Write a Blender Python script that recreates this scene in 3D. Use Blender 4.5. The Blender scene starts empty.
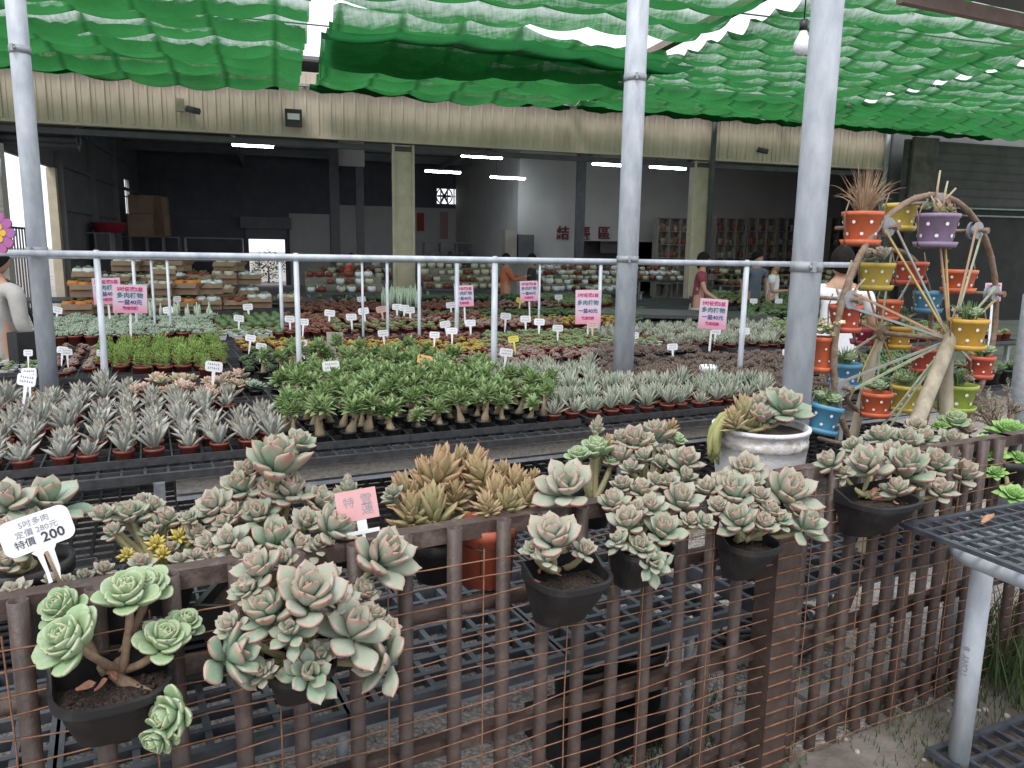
import bpy, math, random
from mathutils import Vector, Matrix, Euler
random.seed(7)
PI = math.pi
sin, cos, rad = math.sin, math.cos, math.radians
S = bpy.context.scene
COL = S.collection

# ---------------------------------------------------------------- camera
FPX, EYE = 769.0, 1.75
PITCH = math.atan(FPX / math.hypot(-72, 4416)); ROLL = math.atan2(72, 4416)

def ray(u, v):
    x = u - 512; y = 384 - v
    c, s = cos(ROLL), sin(ROLL)
    xr = c * x - s * y; yr = s * x + c * y
    return Vector((xr, FPX * cos(PITCH) + yr * sin(PITCH), -FPX * sin(PITCH) + yr * cos(PITCH)))

def PZ(u, v, z):
    d = ray(u, v); t = (z - EYE) / d.z
    return Vector((d.x * t, d.y * t, z))

def PY(u, v, y):
    d = ray(u, v); t = y / d.y
    return Vector((d.x * t, y, EYE + d.z * t))

def proj(P):
    z = P[2] - EYE; cp, sp = cos(PITCH), sin(PITCH)
    d = P[1] * cp - z * sp; yr = (P[1] * sp + z * cp) / d * FPX; x = P[0] / d * FPX
    c, s = cos(ROLL), sin(ROLL)
    return 512 + c * x + s * yr, 384 - (-s * x + c * yr), d

class Frame:
    """a horizontal frame: s along, t away from the camera, z up"""
    def __init__(self, o, deg):
        self.o = Vector((o[0], o[1], 0)); self.a = rad(deg)
        self.d = Vector((cos(self.a), sin(self.a), 0)); self.n = Vector((-sin(self.a), cos(self.a), 0))
    def P(self, s, t, z=0):
        return self.o + self.d * s + self.n * t + Vector((0, 0, z))
    def st(self, p):
        q = Vector((p[0], p[1], 0)) - self.o
        return q.dot(self.d), q.dot(self.n)
    def ray_t(self, u, v, t):
        """point on the sight line through (u,v) lying in the upright plane at offset t"""
        d = ray(u, v); c = Vector((0, 0, EYE)); dn = d.dot(self.n)
        k = (self.o.dot(self.n) + t) / dn
        return c + d * k

FN = Frame(PZ(0, 605, 1.05), 27.7)       # front fence
TB = Frame(PZ(0, 478, 0.85), 25.4)       # plant tables
BD = Frame(PZ(404, 142, 4.05), 17.0)     # warehouse front

# ---------------------------------------------------------------- materials
def newmat(name):
    m = bpy.data.materials.new(name); m.use_nodes = True
    nt = m.node_tree; nt.nodes.clear()
    out = nt.nodes.new('ShaderNodeOutputMaterial')
    return m, nt, out

def N(nt, typ, **kw):
    n = nt.nodes.new('ShaderNode' + typ)
    for k, v in kw.items():
        if k in n.inputs.keys(): n.inputs[k].default_value = v
        else: setattr(n, k, v)
    return n

def C4(c): return (c[0], c[1], c[2], 1)

def mixc(nt, fac, a, b, blend='MIX'):
    n = nt.nodes.new('ShaderNodeMix'); n.data_type = 'RGBA'; n.blend_type = blend
    for sock, val in ((n.inputs[0], fac), (n.inputs[6], a), (n.inputs[7], b)):
        if hasattr(val, 'is_linked'): nt.links.new(val, sock)
        elif isinstance(val, (int, float)): sock.default_value = val
        else: sock.default_value = C4(val)
    return n.outputs[2]

def ramp(nt, src, p0, p1, c0=(0, 0, 0), c1=(1, 1, 1)):
    r = nt.nodes.new('ShaderNodeValToRGB'); nt.links.new(src, r.inputs[0])
    r.color_ramp.elements[0].position = p0; r.color_ramp.elements[1].position = p1
    r.color_ramp.elements[0].color = C4(c0); r.color_ramp.elements[1].color = C4(c1)
    return r.outputs[0]

def noise(nt, scale, detail=3, coord='Object', rough=0.6, stretch=None):
    tc = nt.nodes.new('ShaderNodeTexCoord')
    n = nt.nodes.new('ShaderNodeTexNoise'); n.inputs['Scale'].default_value = scale
    n.inputs['Detail'].default_value = detail; n.inputs['Roughness'].default_value = rough
    src = tc.outputs[coord]
    if stretch:
        mp = nt.nodes.new('ShaderNodeMapping'); mp.inputs['Scale'].default_value = stretch
        nt.links.new(src, mp.inputs[0]); src = mp.outputs[0]
    nt.links.new(src, n.inputs['Vector'])
    return n.outputs['Fac']

def bump(nt, src, strength, dist=0.01):
    b = nt.nodes.new('ShaderNodeBump'); b.inputs['Strength'].default_value = strength
    b.inputs['Distance'].default_value = dist; nt.links.new(src, b.inputs['Height'])
    return b.outputs[0]

def mat(name, c1, c2=None, scale=8, rough=0.6, metal=0, bmp=0, p0=.35, p1=.65, coord='Object', stretch=None, spec=0.5, bscale=None):
    m, nt, out = newmat(name)
    p = N(nt, 'BsdfPrincipled', Roughness=rough, Metallic=metal)
    p.inputs['Specular IOR Level'].default_value = spec
    c2 = c2 or tuple(x * 0.8 for x in c1)
    f = noise(nt, scale, 4, coord, stretch=stretch)
    nt.links.new(mixc(nt, ramp(nt, f, p0, p1), c1, c2), p.inputs['Base Color'])
    if bmp:
        g = noise(nt, bscale or scale * 4, 4, coord, stretch=stretch)
        nt.links.new(bump(nt, g, bmp), p.inputs['Normal'])
    nt.links.new(p.outputs[0], out.inputs[0])
    return m

def leafmat(name, inner, mid, edge, rough=0.55, e0=0.45, e1=0.95, var=0.25, transl=0.0, scale=25, spots=0):
    """a leaf: base colour, patches of a second one, a margin of a third where the mesh says margin"""
    m, nt, out = newmat(name)
    at = nt.nodes.new('ShaderNodeAttribute'); at.attribute_name = 'tint'
    oi = nt.nodes.new('ShaderNodeObjectInfo')
    f = noise(nt, scale, 3)
    ad = nt.nodes.new('ShaderNodeMath'); ad.operation = 'MULTIPLY_ADD'
    nt.links.new(oi.outputs['Random'], ad.inputs[0]); ad.inputs[1].default_value = var; nt.links.new(f, ad.inputs[2])
    base = mixc(nt, ramp(nt, ad.outputs[0], .4, .85), inner, mid)
    at2 = nt.nodes.new('ShaderNodeMath'); at2.operation = 'MULTIPLY_ADD'
    nt.links.new(f, at2.inputs[0]); at2.inputs[1].default_value = .3; nt.links.new(at.outputs['Fac'], at2.inputs[2])
    col = mixc(nt, ramp(nt, at2.outputs[0], e0, e1), base, edge)
    if spots:
        sp_ = noise(nt, spots, 3); col = mixc(nt, ramp(nt, sp_, .60, .70, (0, 0, 0), (.55, .55, .55)), col, (.24, .17, .12))
        fr = noise(nt, 2.6, 4); col = mixc(nt, ramp(nt, fr, .5, .72, (0, 0, 0), (.40, .40, .40)), col, (.46, .50, .46))
    p = N(nt, 'BsdfPrincipled', Roughness=rough)
    p.inputs['Specular IOR Level'].default_value = 0.35
    nt.links.new(col, p.inputs['Base Color'])
    if transl:
        tr = nt.nodes.new('ShaderNodeBsdfTranslucent'); nt.links.new(col, tr.inputs[0])
        mx = nt.nodes.new('ShaderNodeMixShader'); mx.inputs[0].default_value = transl
        nt.links.new(p.outputs[0], mx.inputs[1]); nt.links.new(tr.outputs[0], mx.inputs[2])
        nt.links.new(mx.outputs[0], out.inputs[0])
    else:
        nt.links.new(p.outputs[0], out.inputs[0])
    return m

def emis(name, c, s):
    m, nt, out = newmat(name); e = N(nt, 'Emission', Strength=s); e.inputs[0].default_value = C4(c)
    nt.links.new(e.outputs[0], out.inputs[0]); return m

def rustmat(name, dark, rust, scale=30, p0=.45, p1=.7, rough=.7):
    return mat(name, dark, rust, scale, rough, 0, .25, p0, p1)

M = {}
M['galv'] = mat('galvanised_steel', (.33, .37, .42), (.54, .58, .63), 14, .55, .1, .08, .3, .72, stretch=(1, 1, .35), bscale=90)
M['galv_dull'] = mat('dull_galvanised', (.24, .26, .29), (.34, .36, .38), 30, .6, .3, .05)
M['picket'] = mat('brown_paint', (.050, .033, .028), (.085, .058, .048), 22, .5, 0, .25, .35, .7)
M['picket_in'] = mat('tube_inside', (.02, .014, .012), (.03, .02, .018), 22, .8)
M['rail'] = mat('brown_rail_paint', (.066, .043, .036), (.17, .135, .12), 14, .5, 0, .3, .5, .75, stretch=(1, 1, 1))
M['wire'] = mat('rusty_wire', (.17, .068, .032), (.29, .165, .10), 35, .75, 0, .3, .35, .7)
M['black_plastic'] = mat('black_plastic', (.012, .012, .014), (.022, .022, .025), 20, .42, 0, .05)
M['black_tray'] = mat('black_tray', (.026, .027, .030), (.055, .055, .06), 25, .5, 0, .1)
M['grey_tray'] = mat('weathered_grid', (.030, .035, .045), (.065, .073, .088), 18, .5, 0, .1)
M['soil'] = mat('potting_soil', (.022, .014, .010), (.07, .048, .035), 160, .95, 0, 1.0, .45, .6, bscale=140)
M['terra'] = mat('terracotta_plastic', (.36, .085, .045), (.28, .06, .035), 18, .5, 0, .03)
M['brownpot'] = mat('red_brown_plastic', (.25, .055, .035), (.17, .04, .03), 30, .5)
M['blackpot'] = mat('soft_black_pot', (.014, .014, .016), (.045, .042, .038), 9, .5, 0, .1, .45, .75)
M['white'] = mat('white_plastic', (.78, .79, .82), (.70, .71, .75), 30, .4)
M['ink'] = mat('black_ink', (.02, .02, .03), (.05, .05, .06), 60, .6)
M['inkgrey'] = mat('pencil_ink', (.22, .22, .26), (.32, .32, .36), 60, .6)
M['pinkcard'] = mat('pink_card', (.66, .38, .38), (.62, .33, .34), 12, .6)
M['wood'] = mat('weathered_wood', (.30, .28, .25), (.17, .16, .14), 9, .85, 0, .4, .35, .7, stretch=(1, 12, 12))
M['cream'] = mat('cream_siding', (.60, .51, .41), (.50, .425, .34), 1.6, .55)
M['creamtrim'] = mat('cream_trim', (.60, .52, .40), (.48, .42, .32), 4, .55)
M['navy'] = mat('navy_siding', (.085, .09, .115), (.11, .115, .135), 2, .7)
M['darkwall'] = mat('dark_panel', (.15, .15, .16), (.20, .20, .205), 1.5, .7)
M['whitewall'] = mat('interior_plaster', (.50, .49, .48), (.44, .43, .42), 1.0, .85)
M['steel_dark'] = mat('dark_steel', (.06, .065, .075), (.09, .09, .10), 5, .6)
M['concrete'] = mat('concrete', (.30, .29, .28), (.22, .215, .21), 3, .9, 0, .3)
M['card'] = mat('cardboard', (.35, .24, .165), (.27, .18, .12), 3, .85)
M['shirtwhite'] = mat('white_cotton', (.72, .73, .75), (.62, .63, .66), 6, .9, 0, .2)
M['skin'] = mat('skin', (.46, .27, .19), (.40, .23, .16), 10, .6)
M['hair'] = mat('black_hair', (.008, .007, .007), (.018, .015, .014), 40, .85, spec=.15)

# ---------------------------------------------------------------- mesh builder
class MB:
    def __init__(self):
        self.v = []; self.f = []; self.fm = []; self.t = []; self.sm = []
    def add(self, vs, fs, mi=0, tint=None, smooth=False, Mx=None):
        b = len(self.v)
        if Mx is not None: vs = [Mx @ Vector(p) for p in vs]
        self.v += [tuple(p) for p in vs]
        self.t += tint if tint is not None else [0.0] * len(vs)
        for f in fs:
            self.f.append([i + b for i in f]); self.fm.append(mi); self.sm.append(smooth)
    def box(self, c, size, mi=0, R=None, tint=None):
        x, y, z = [k / 2 for k in size]
        vs = [Vector((i * x, j * y, k * z)) for k in (-1, 1) for j in (-1, 1) for i in (-1, 1)]
        if R is not None: vs = [R @ p for p in vs]
        vs = [p + Vector(c) for p in vs]
        fs = [(0, 2, 3, 1), (4, 5, 7, 6), (0, 1, 5, 4), (2, 6, 7, 3), (0, 4, 6, 2), (1, 3, 7, 5)]
        self.add(vs, fs, mi)
    def bar(self, a, b, w, h, mi=0, up=Vector((0, 0, 1))):
        """a straight bar of section w x h between two points"""
        a, b = Vector(a), Vector(b); d = (b - a); L = d.length; d.normalize()
        s = d.cross(up)
        if s.length < 1e-4: s = d.cross(Vector((1, 0, 0)))
        s.normalize(); n = s.cross(d)
        R = Matrix((d, s, n)).transposed()
        self.box((a + b) / 2, (L, w, h), mi, R)
    def tube(self, pts, r, n=8, mi=0, cap=True, smooth=True, tint=0.0):
        pts = [Vector(p) for p in pts]; m = len(pts)
        rs = [r] * m if isinstance(r, (int, float)) else list(r)
        T = []
        for i in range(m):
            d = pts[min(i + 1, m - 1)] - pts[max(i - 1, 0)]
            T.append(d.normalized() if d.length > 1e-9 else Vector((0, 0, 1)))
        ref = Vector((0, 0, 1)) if abs(T[0].z) < .9 else Vector((1, 0, 0))
        s = T[0].cross(ref).normalized()
        vs = []
        for i in range(m):
            s = (s - T[i] * s.dot(T[i]))
            s = s.normalized() if s.length > 1e-6 else T[i].cross(Vector((0, 1, 0))).normalized()
            q = T[i].cross(s)
            for k in range(n):
                a = 2 * PI * k / n
                vs.append(pts[i] + (s * cos(a) + q * sin(a)) * rs[i])
        fs = []
        for i in range(m - 1):
            for k in range(n):
                fs.append((i * n + k, i * n + (k + 1) % n, (i + 1) * n + (k + 1) % n, (i + 1) * n + k))
        self.add(vs, fs, mi, [tint] * len(vs), smooth)
        if cap:
            b = len(self.v) - m * n
            self.f.append([b + k for k in range(n)][::-1]); self.fm.append(mi); self.sm.append(False)
            self.f.append([b + (m - 1) * n + k for k in range(n)]); self.fm.append(mi); self.sm.append(False)
    def lathe(self, prof, n=24, mi=0, c=(0, 0, 0), a0=0, a1=2 * PI, sx=1, sy=1, smooth=True, Mx=None):
        full = abs(a1 - a0 - 2 * PI) < 1e-6; k = n if full else n + 1
        vs = []
        for r, z in prof:
            for i in range(k):
                a = a0 + (a1 - a0) * i / n
                vs.append(Vector((c[0] + r * cos(a) * sx, c[1] + r * sin(a) * sy, c[2] + z)))
        fs = []
        for j in range(len(prof) - 1):
            for i in range(n):
                i2 = (i + 1) % k
                fs.append((j * k + i, j * k + i2, (j + 1) * k + i2, (j + 1) * k + i))
        self.add(vs, fs, mi, None, smooth, Mx)
    def ball(self, c, r, mi=0, n=10, sx=1, sy=1, sz=1, tint=0.0, Mx=None):
        vs = []; fs = []; m = max(4, n // 2 + 1)
        for j in range(m + 1):
            ph = PI * j / m
            for i in range(n):
                a = 2 * PI * i / n
                vs.append(Vector((c[0] + r * sx * sin(ph) * cos(a), c[1] + r * sy * sin(ph) * sin(a), c[2] + r * sz * cos(ph))))
        for j in range(m):
            for i in range(n):
                fs.append((j * n + i, (j + 1) * n + i, (j + 1) * n + (i + 1) % n, j * n + (i + 1) % n))
        self.add(vs, fs, mi, [tint] * len(vs), True, Mx)
    def mesh(self, name, mats):
        me = bpy.data.meshes.new(name)
        me.from_pydata(self.v, [], self.f)
        for m in mats: me.materials.append(m)
        me.polygons.foreach_set('material_index', self.fm)
        me.polygons.foreach_set('use_smooth', self.sm)
        a = me.attributes.new('tint', 'FLOAT', 'POINT'); a.data.foreach_set('value', self.t)
        me.update()
        return me
    def build(self, name, mats, parent=None, loc=None, rot=None, mesh_name=None):
        if not isinstance(mats, (list, tuple)): mats = [mats]
        return place(name, self.mesh(mesh_name or name, mats), parent, loc, rot)

def place(name, me, parent=None, loc=None, rot=None, scale=None):
    o = bpy.data.objects.new(name, me); COL.objects.link(o)
    if parent is not None: o.parent = parent
    if loc is not None: o.location = loc
    if rot is not None: o.rotation_euler = rot
    if scale is not None: o.scale = scale if not isinstance(scale, (int, float)) else (scale,) * 3
    return o

def tag(o, label, cat, group=None, kind=None):
    if label: o['label'] = label
    if cat: o['category'] = cat
    if group: o['group'] = group
    if kind: o['kind'] = kind
    return o

def thing(name, label, cat, loc=(0, 0, 0), rot=(0, 0, 0), group=None):
    o = bpy.data.objects.new(name, None); COL.objects.link(o)
    o.location = loc; o.rotation_euler = rot; o.empty_display_size = .1
    return tag(o, label, cat, group)

def struct(o):
    o['kind'] = 'structure'; return o

ORD = ['first', 'second', 'third', 'fourth', 'fifth', 'sixth', 'seventh', 'eighth', 'ninth', 'tenth', 'eleventh', 'twelfth', 'thirteenth',
       'fourteenth', 'fifteenth', 'sixteenth', 'seventeenth', 'eighteenth', 'nineteenth', 'twentieth', 'twenty-first', 'twenty-second',
       'twenty-third', 'twenty-fourth', 'twenty-fifth', 'twenty-sixth', 'twenty-seventh', 'twenty-eighth', 'twenty-ninth', 'thirtieth']

def textmesh(body, size, extrude=0.0004, align='CENTER', name='lettering', mt=None, bold=0.0):
    cu = bpy.data.curves.new(name, 'FONT'); cu.body = body; cu.size = size; cu.extrude = extrude
    cu.align_x = align; cu.align_y = 'CENTER'; cu.offset = bold; cu.resolution_u = 2
    o = bpy.data.objects.new(name, cu); COL.objects.link(o)
    dg = bpy.context.evaluated_depsgraph_get()
    me = bpy.data.meshes.new_from_object(o.evaluated_get(dg))
    bpy.data.objects.remove(o)
    me.materials.clear(); me.materials.append(mt or M['ink'])
    return me

# ---------------------------------------------------------------- leaves and rosettes
SHAPE = {
    'obovate': [(0, .36), (.16, .50), (.34, .76), (.52, .96), (.66, 1.0), (.77, .86), (.87, .52), (.94, .18), (1, .02)],
    'round': [(0, .34), (.2, .55), (.42, .86), (.62, 1.0), (.8, .93), (.92, .62), (.98, .25), (1, .05)],
    'lance': [(0, .45), (.2, .75), (.42, 1.0), (.62, .95), (.8, .62), (.93, .25), (1, .03)],
    'needle': [(0, .7), (.3, 1.0), (.7, .9), (1, .2)],
}

def add_leaf(mb, Mx, L, W, T, shape='obovate', cup=.5, bend=.25, mi=0, ring=8, tipt=0.0, under=0.0):
    prof = SHAPE[shape]; vs = []; tt = []
    for (u, w) in prof:
        ww = W * w; th = T * (0.55 + 0.45 * sin(PI * min(1, u + .15))) * (w ** .5)
        for k in range(ring):
            a = 2 * PI * k / ring
            y = ww * cos(a); z = th * sin(a) + cup * (y * y) / max(W, 1e-6) + bend * L * u * u
            vs.append((u * L, y, z))
            tt.append(min(1.3, abs(cos(a)) ** 3 * .50 * (0.2 + .8 * u) + tipt * max(0, u - .55) * 1.5 + under * max(0, -sin(a)) * (.3 + .7 * u)))
    n = len(prof); fs = []
    for j in range(n - 1):
        for k in range(ring):
            fs.append((j * ring + k, (j + 1) * ring + k, (j + 1) * ring + (k + 1) % ring, j * ring + (k + 1) % ring))
    fs.append([(n - 1) * ring + k for k in range(ring)])
    mb.add(vs, fs, mi, tt, True, Mx)

def leaf_matrix(phi, pitch, base, roll=0.0):
    """pitch measured from the vertical; the leaf's upper face looks at the axis"""
    d = Vector((sin(pitch) * cos(phi), sin(pitch) * sin(phi), cos(pitch)))
    side = Vector((-sin(phi), cos(phi), 0))
    n = d.cross(side); 
    if n.dot(Vector((-cos(phi), -sin(phi), .4))) < 0: n = -n; side = -side
    R = Matrix((d, side, n)).transposed().to_4x4()
    return Matrix.Translation(base) @ R @ Matrix.Rotation(roll, 4, 'X')

def rosette(mb, rng, n=24, L=.06, W=.5, T=.1, shape='obovate', p0=8, p1=82, cup=.5, bend=.2, inner=.35, drop=.35, mi=0, ring=8, ramp_=.75, tipt=.6, jit=1.0, base=.05, C=(0, 0, 0), under=0.0):
    C = Vector(C)
    ph0 = rng.uniform(0, 6)
    for i in range(n):
        f = i / (n - 1)
        phi = ph0 + i * 2.39996 + rng.uniform(-.1, .1) * jit
        pitch = rad(p0 + (p1 - p0) * f ** .8 + rng.uniform(-5, 5) * jit)
        l = L * (inner + (1 - inner) * f ** ramp_) * rng.uniform(.92, 1.06)
        b = Vector((cos(phi), sin(phi), 0)) * L * base * (0.2 + f) + Vector((0, 0, -drop * L * f)) + C
        add_leaf(mb, leaf_matrix(phi, pitch, b, rng.uniform(-.12, .12) * jit), l, l * W * rng.uniform(.92, 1.08) * .5 * (1.15 - .15 * f), l * T, shape, cup, bend * (1.3 - f), mi, ring, tipt, under + (rng.uniform(0, .5) if under and f > .55 else 0))
# ---------------------------------------------------------------- world, sun, camera
SUN_EL, SUN_AZ = 58.0, 200.0      # azimuth of the sun, degrees from +Y clockwise
w = bpy.data.worlds.new('World'); S.world = w; w.use_nodes = True
nt = w.node_tree; nt.nodes.clear()
wo = nt.nodes.new('ShaderNodeOutputWorld'); bg = nt.nodes.new('ShaderNodeBackground')
sky = nt.nodes.new('ShaderNodeTexSky'); sky.sky_type = 'NISHITA'; sky.sun_disc = False
sky.sun_elevation = rad(SUN_EL); sky.sun_rotation = rad(SUN_AZ); sky.dust_density = 4.0; sky.air_density = 1.0; sky.ozone_density = 1.0
# an overcast sky: the cloud sheet evens out and whitens the blue
hsv = nt.nodes.new('ShaderNodeHueSaturation'); hsv.inputs['Saturation'].default_value = 0.22; hsv.inputs['Value'].default_value = 1.0
nt.links.new(sky.outputs[0], hsv.inputs['Color'])
cloud = mixc(nt, 0.72, hsv.outputs[0], (11.0, 11.3, 12.0))
nt.links.new(cloud, bg.inputs[0]); bg.inputs[1].default_value = 0.115
nt.links.new(bg.outputs[0], wo.inputs[0])
sl = bpy.data.lights.new('sun', 'SUN'); sl.energy = 1.3; sl.angle = rad(18); sl.color = (1, .97, .92)
so = bpy.data.objects.new('sun', sl); COL.objects.link(so)
sd = Vector((sin(rad(SUN_AZ)) * cos(rad(SUN_EL)), cos(rad(SUN_AZ)) * cos(rad(SUN_EL)), sin(rad(SUN_EL))))
so.rotation_euler = sd.to_track_quat('Z', 'Y').to_euler(); so.location = sd * 30

cam = bpy.data.cameras.new('camera'); co = bpy.data.objects.new('camera', cam); COL.objects.link(co)
cam.sensor_fit = 'HORIZONTAL'; cam.sensor_width = 36; cam.lens = FPX / 1024 * 36; cam.clip_end = 500; cam.clip_start = .02
fw = Vector((0, cos(PITCH), -sin(PITCH))); up = Vector((0, sin(PITCH), cos(PITCH))); rt = Vector((1, 0, 0))
# roll: image right axis and up axis expressed in the unrolled frame
c_, s_ = cos(ROLL), sin(ROLL)
xr = rt * c_ + up * s_; yr_ = -rt * s_ + up * c_
co.matrix_world = Matrix.Translation((0, 0, EYE)) @ Matrix((xr, yr_, -fw)).transposed().to_4x4()
S.camera = co
S.view_settings.view_transform = 'Standard'; S.view_settings.look = 'None'; S.view_settings.gamma = 1
S.view_settings.exposure = 0.52
S.render.resolution_x = 1024; S.render.resolution_y = 768
try:
    S.cycles.max_bounces = 6; S.cycles.diffuse_bounces = 3; S.cycles.transparent_max_bounces = 10
    S.cycles.transmission_bounces = 3; S.cycles.glossy_bounces = 2
    S.cycles.caustics_reflective = False; S.cycles.caustics_refractive = False
except Exception: pass

# ---------------------------------------------------------------- ground
def ground_mat():
    m, nt, out = newmat('pale_gravel')
    tc = nt.nodes.new('ShaderNodeTexCoord')
    vo = nt.nodes.new('ShaderNodeTexVoronoi'); vo.inputs['Scale'].default_value = 55; nt.links.new(tc.outputs['Object'], vo.inputs['Vector'])
    f = noise(nt, 1.1, 5); g = noise(nt, 30, 4)
    stones = mixc(nt, ramp(nt, vo.outputs['Distance'], .15, .75), (.47, .45, .43), (.22, .20, .19))
    stones = mixc(nt, ramp(nt, g, .4, .7), stones, (.34, .31, .28))
    col = mixc(nt, ramp(nt, f, .52, .75), stones, (.13, .115, .09))
    p = N(nt, 'BsdfPrincipled', Roughness=.95); nt.links.new(col, p.inputs['Base Color'])
    nt.links.new(bump(nt, vo.outputs['Distance'], 1.0, .012), p.inputs['Normal'])
    nt.links.new(p.outputs[0], out.inputs[0]); return m
b = MB(); G = 40
for i in range(G):
    for j in range(G):
        pass
b.add([(-150, -60, 0), (150, -60, 0), (150, 240, 0), (-150, 240, 0)], [(0, 1, 2, 3)])
struct(b.build('ground', ground_mat()))

# low weeds in the gravel by the fence: nobody could count them
rng = random.Random(3)
b = MB()
def weed_patch(b, rng, c, R, n, h):
    for _ in range(n):
        a = rng.uniform(0, 6.28); r = R * rng.random() ** .6
        p = c + Vector((cos(a) * r, sin(a) * r, 0)); hh = h * rng.uniform(.4, 1.1)
        a2 = rng.uniform(0, 6.28); lean = Vector((cos(a2), sin(a2), 0)) * hh * rng.uniform(.2, .7)
        w_ = .0016 + hh * .008; sd_ = Vector((-sin(a2), cos(a2), 0)) * w_
        q = p + lean * .5 + Vector((0, 0, hh * .65)); e = p + lean + Vector((0, 0, hh * .9))
        b.add([p - sd_, p + sd_, q + sd_ * .8, q - sd_ * .8, e], [(0, 1, 2, 3), (3, 2, 4)], 0, [0, 0, .3, .3, 1])
for (u, v, R, n, h) in [(705, 745, .35, 900, .05), (620, 762, .3, 500, .05), (730, 700, .3, 500, .04), (690, 768, .3, 500, .05), (905, 735, .3, 260, .05), (925, 715, .25, 160, .05),
                        (1000, 668, .2, 150, .28), (1018, 690, .18, 150, .30), (985, 700, .2, 120, .10), (1010, 640, .25, 160, .25), (660, 700, .2, 200, .04)]:
    weed_patch(b, rng, PZ(u, v, 0), R, n, h)
M['weed'] = leafmat('weed_green', (.05, .085, .03), (.09, .12, .05), (.16, .15, .08), .7, .8, 1.2, .2, .25)
tag(b.build('weeds', M['weed']), 'low green weeds and grass blades in the gravel', None, kind='stuff')
b = MB(); gv = random.Random(8); pts_ = []
for i in range(40): pts_.append(FN.P(-1 + 6.5 * i / 39, -.0 + gv.uniform(-.02, .05), .004))
for i in range(40): pts_.append(FN.P(5.5 - 6.5 * i / 39, -1.6, .004))
b.add(pts_, [list(range(80))]); struct(b.build('path', mat('packed_dirt', (.10, .085, .07), (.20, .18, .16), 5, .95, 0, .6, .4, .7, bscale=60)))
# scattered gravel stones for relief
b = MB()
for _ in range(2600):
    s = rng.uniform(.4, 3.6); t = rng.uniform(-.25, 2.2)
    p = FN.P(s, t, 0); r = rng.uniform(.006, .016)
    if t < .05 and rng.random() < .75: continue
    b.ball((p.x, p.y, r * .4), r, 0, 5, rng.uniform(.7, 1.3), rng.uniform(.7, 1.3), rng.uniform(.5, .8))
tag(b.build('gravel', mat('gravel_stone', (.50, .47, .44), (.20, .18, .17), 9, .9, 0, .1, .3, .6)), 'loose grey gravel under the benches', None, kind='stuff')

# ---------------------------------------------------------------- front fence
FTOP = 1.05
def fence(s0, s1, pickets, label, posts=(), zoff=0):
    r = thing('metal_fence', label, 'fence', FN.P(s0, 0, 0))
    inv = -FN.P(s0, 0, 0)
    rg = random.Random(int(s0 * 10) + 5)
    P = lambda s, t, z: FN.P(s, t, z) + inv
    # pickets: open round tubes
    for s in pickets:
        b = MB(); tp = FTOP + .004 + rg.uniform(-.002, .003); R = .0195; n = 16
        bot = rg.uniform(.0, .03)
        c = P(s, 0, 0)
        ti = rg.uniform(-.004, .004)
        b.lathe([(R, bot), (R, tp), (R - .003, tp + .0005), (R - .003, tp - .05)], n, 0, (c.x, c.y, 0))
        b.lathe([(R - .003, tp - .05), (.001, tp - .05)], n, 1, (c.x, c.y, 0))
        b.build('picket', [M['picket'], M['picket_in']], r)
    for s in posts:
        b = MB(); c = P(s, .0, 0); Rz = Matrix.Rotation(FN.a, 3, 'Z')
        b.box((c.x, c.y, (FTOP + .0) / 2), (.10, .085, FTOP), 0, Rz)
        b.build('post', M['picket'], r)
    b = MB(); b.bar(P(s0 - .05, .047, FTOP - .022), P(s1 + .05, .047, FTOP - .022), .045, .044)
    b.build('top_rail', M['rail'], r)
    b = MB(); b.tube([P(s0 - .05, .048, FTOP - .235), P(s1 + .05, .048, FTOP - .235)], .024, 14)
    b.build('round_rail', M['rail'], r)
    b = MB(); b.bar(P(s0 - .05, .040, FTOP - .62), P(s1 + .05, .040, FTOP - .62), .03, .05)
    b.build('flat_rail', M['rail'], r)
    b = MB(); b.bar(P(s0 - .05, .040, .07), P(s1 + .05, .040, .07), .03, .05)
    b.build('flat_rail', M['rail'], r)
    # welded wire screen on the near side
    b = MB(); z = .03
    L = s1 - s0; m = int(L / .125)
    while z < FTOP - .06:
        pts = []
        ph = rg.uniform(0, 6)
        for i in range(m + 1):
            s = s0 + L * i / m
            pts.append(P(s, -.031 + .005 * sin(i * 1.3 + ph) + rg.uniform(-.003, .003), z + .005 * sin(i * .9 + ph * 2) + rg.uniform(-.0045, .0045)))
        b.tube(pts, .0019, 5, 0, False)
        z += .0495
    s = s0 + .04
    while s < s1:
        b.tube([P(s + rg.uniform(-.003, .003), -.034, zz) for zz in (.0, .25, .5, .75, FTOP - .05)], .002, 5, 0, False)
        s += .257
    b.build('wire_mesh', M['wire'], r)
    return r
pk = [-.12 - .13 * 3, -.12 - .13 * 2, -.12 - .13, -.10, .029, .163, .305, .441, .572, .708, .833, .966, 1.106, 1.229, 1.347, 1.467, 1.587, 1.709, 1.826, 1.944]
pk2 = [2.224, 2.35, 2.46, 2.584, 2.685, 2.785, 2.887, 2.985, 3.08, 3.18, 3.281]
fence(-.55, 2.06, pk, 'brown painted tube fence with rusty wire screen, left section in front')
fence(2.19, 3.36, pk2, 'brown tube fence section right of the square post')
b = MB(); c = FN.P(2.12, .0, 0); Rz = Matrix.Rotation(FN.a, 3, 'Z')
b.box((0, 0, FTOP / 2 + .003), (.10, .09, FTOP), 0, Rz)
for zz in range(20):
    b.box((cos(FN.a) * 0 + sin(FN.a) * .048, -cos(FN.a) * .048, .05 + zz * .0495), (.104, .004, .004), 1, Rz)
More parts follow.
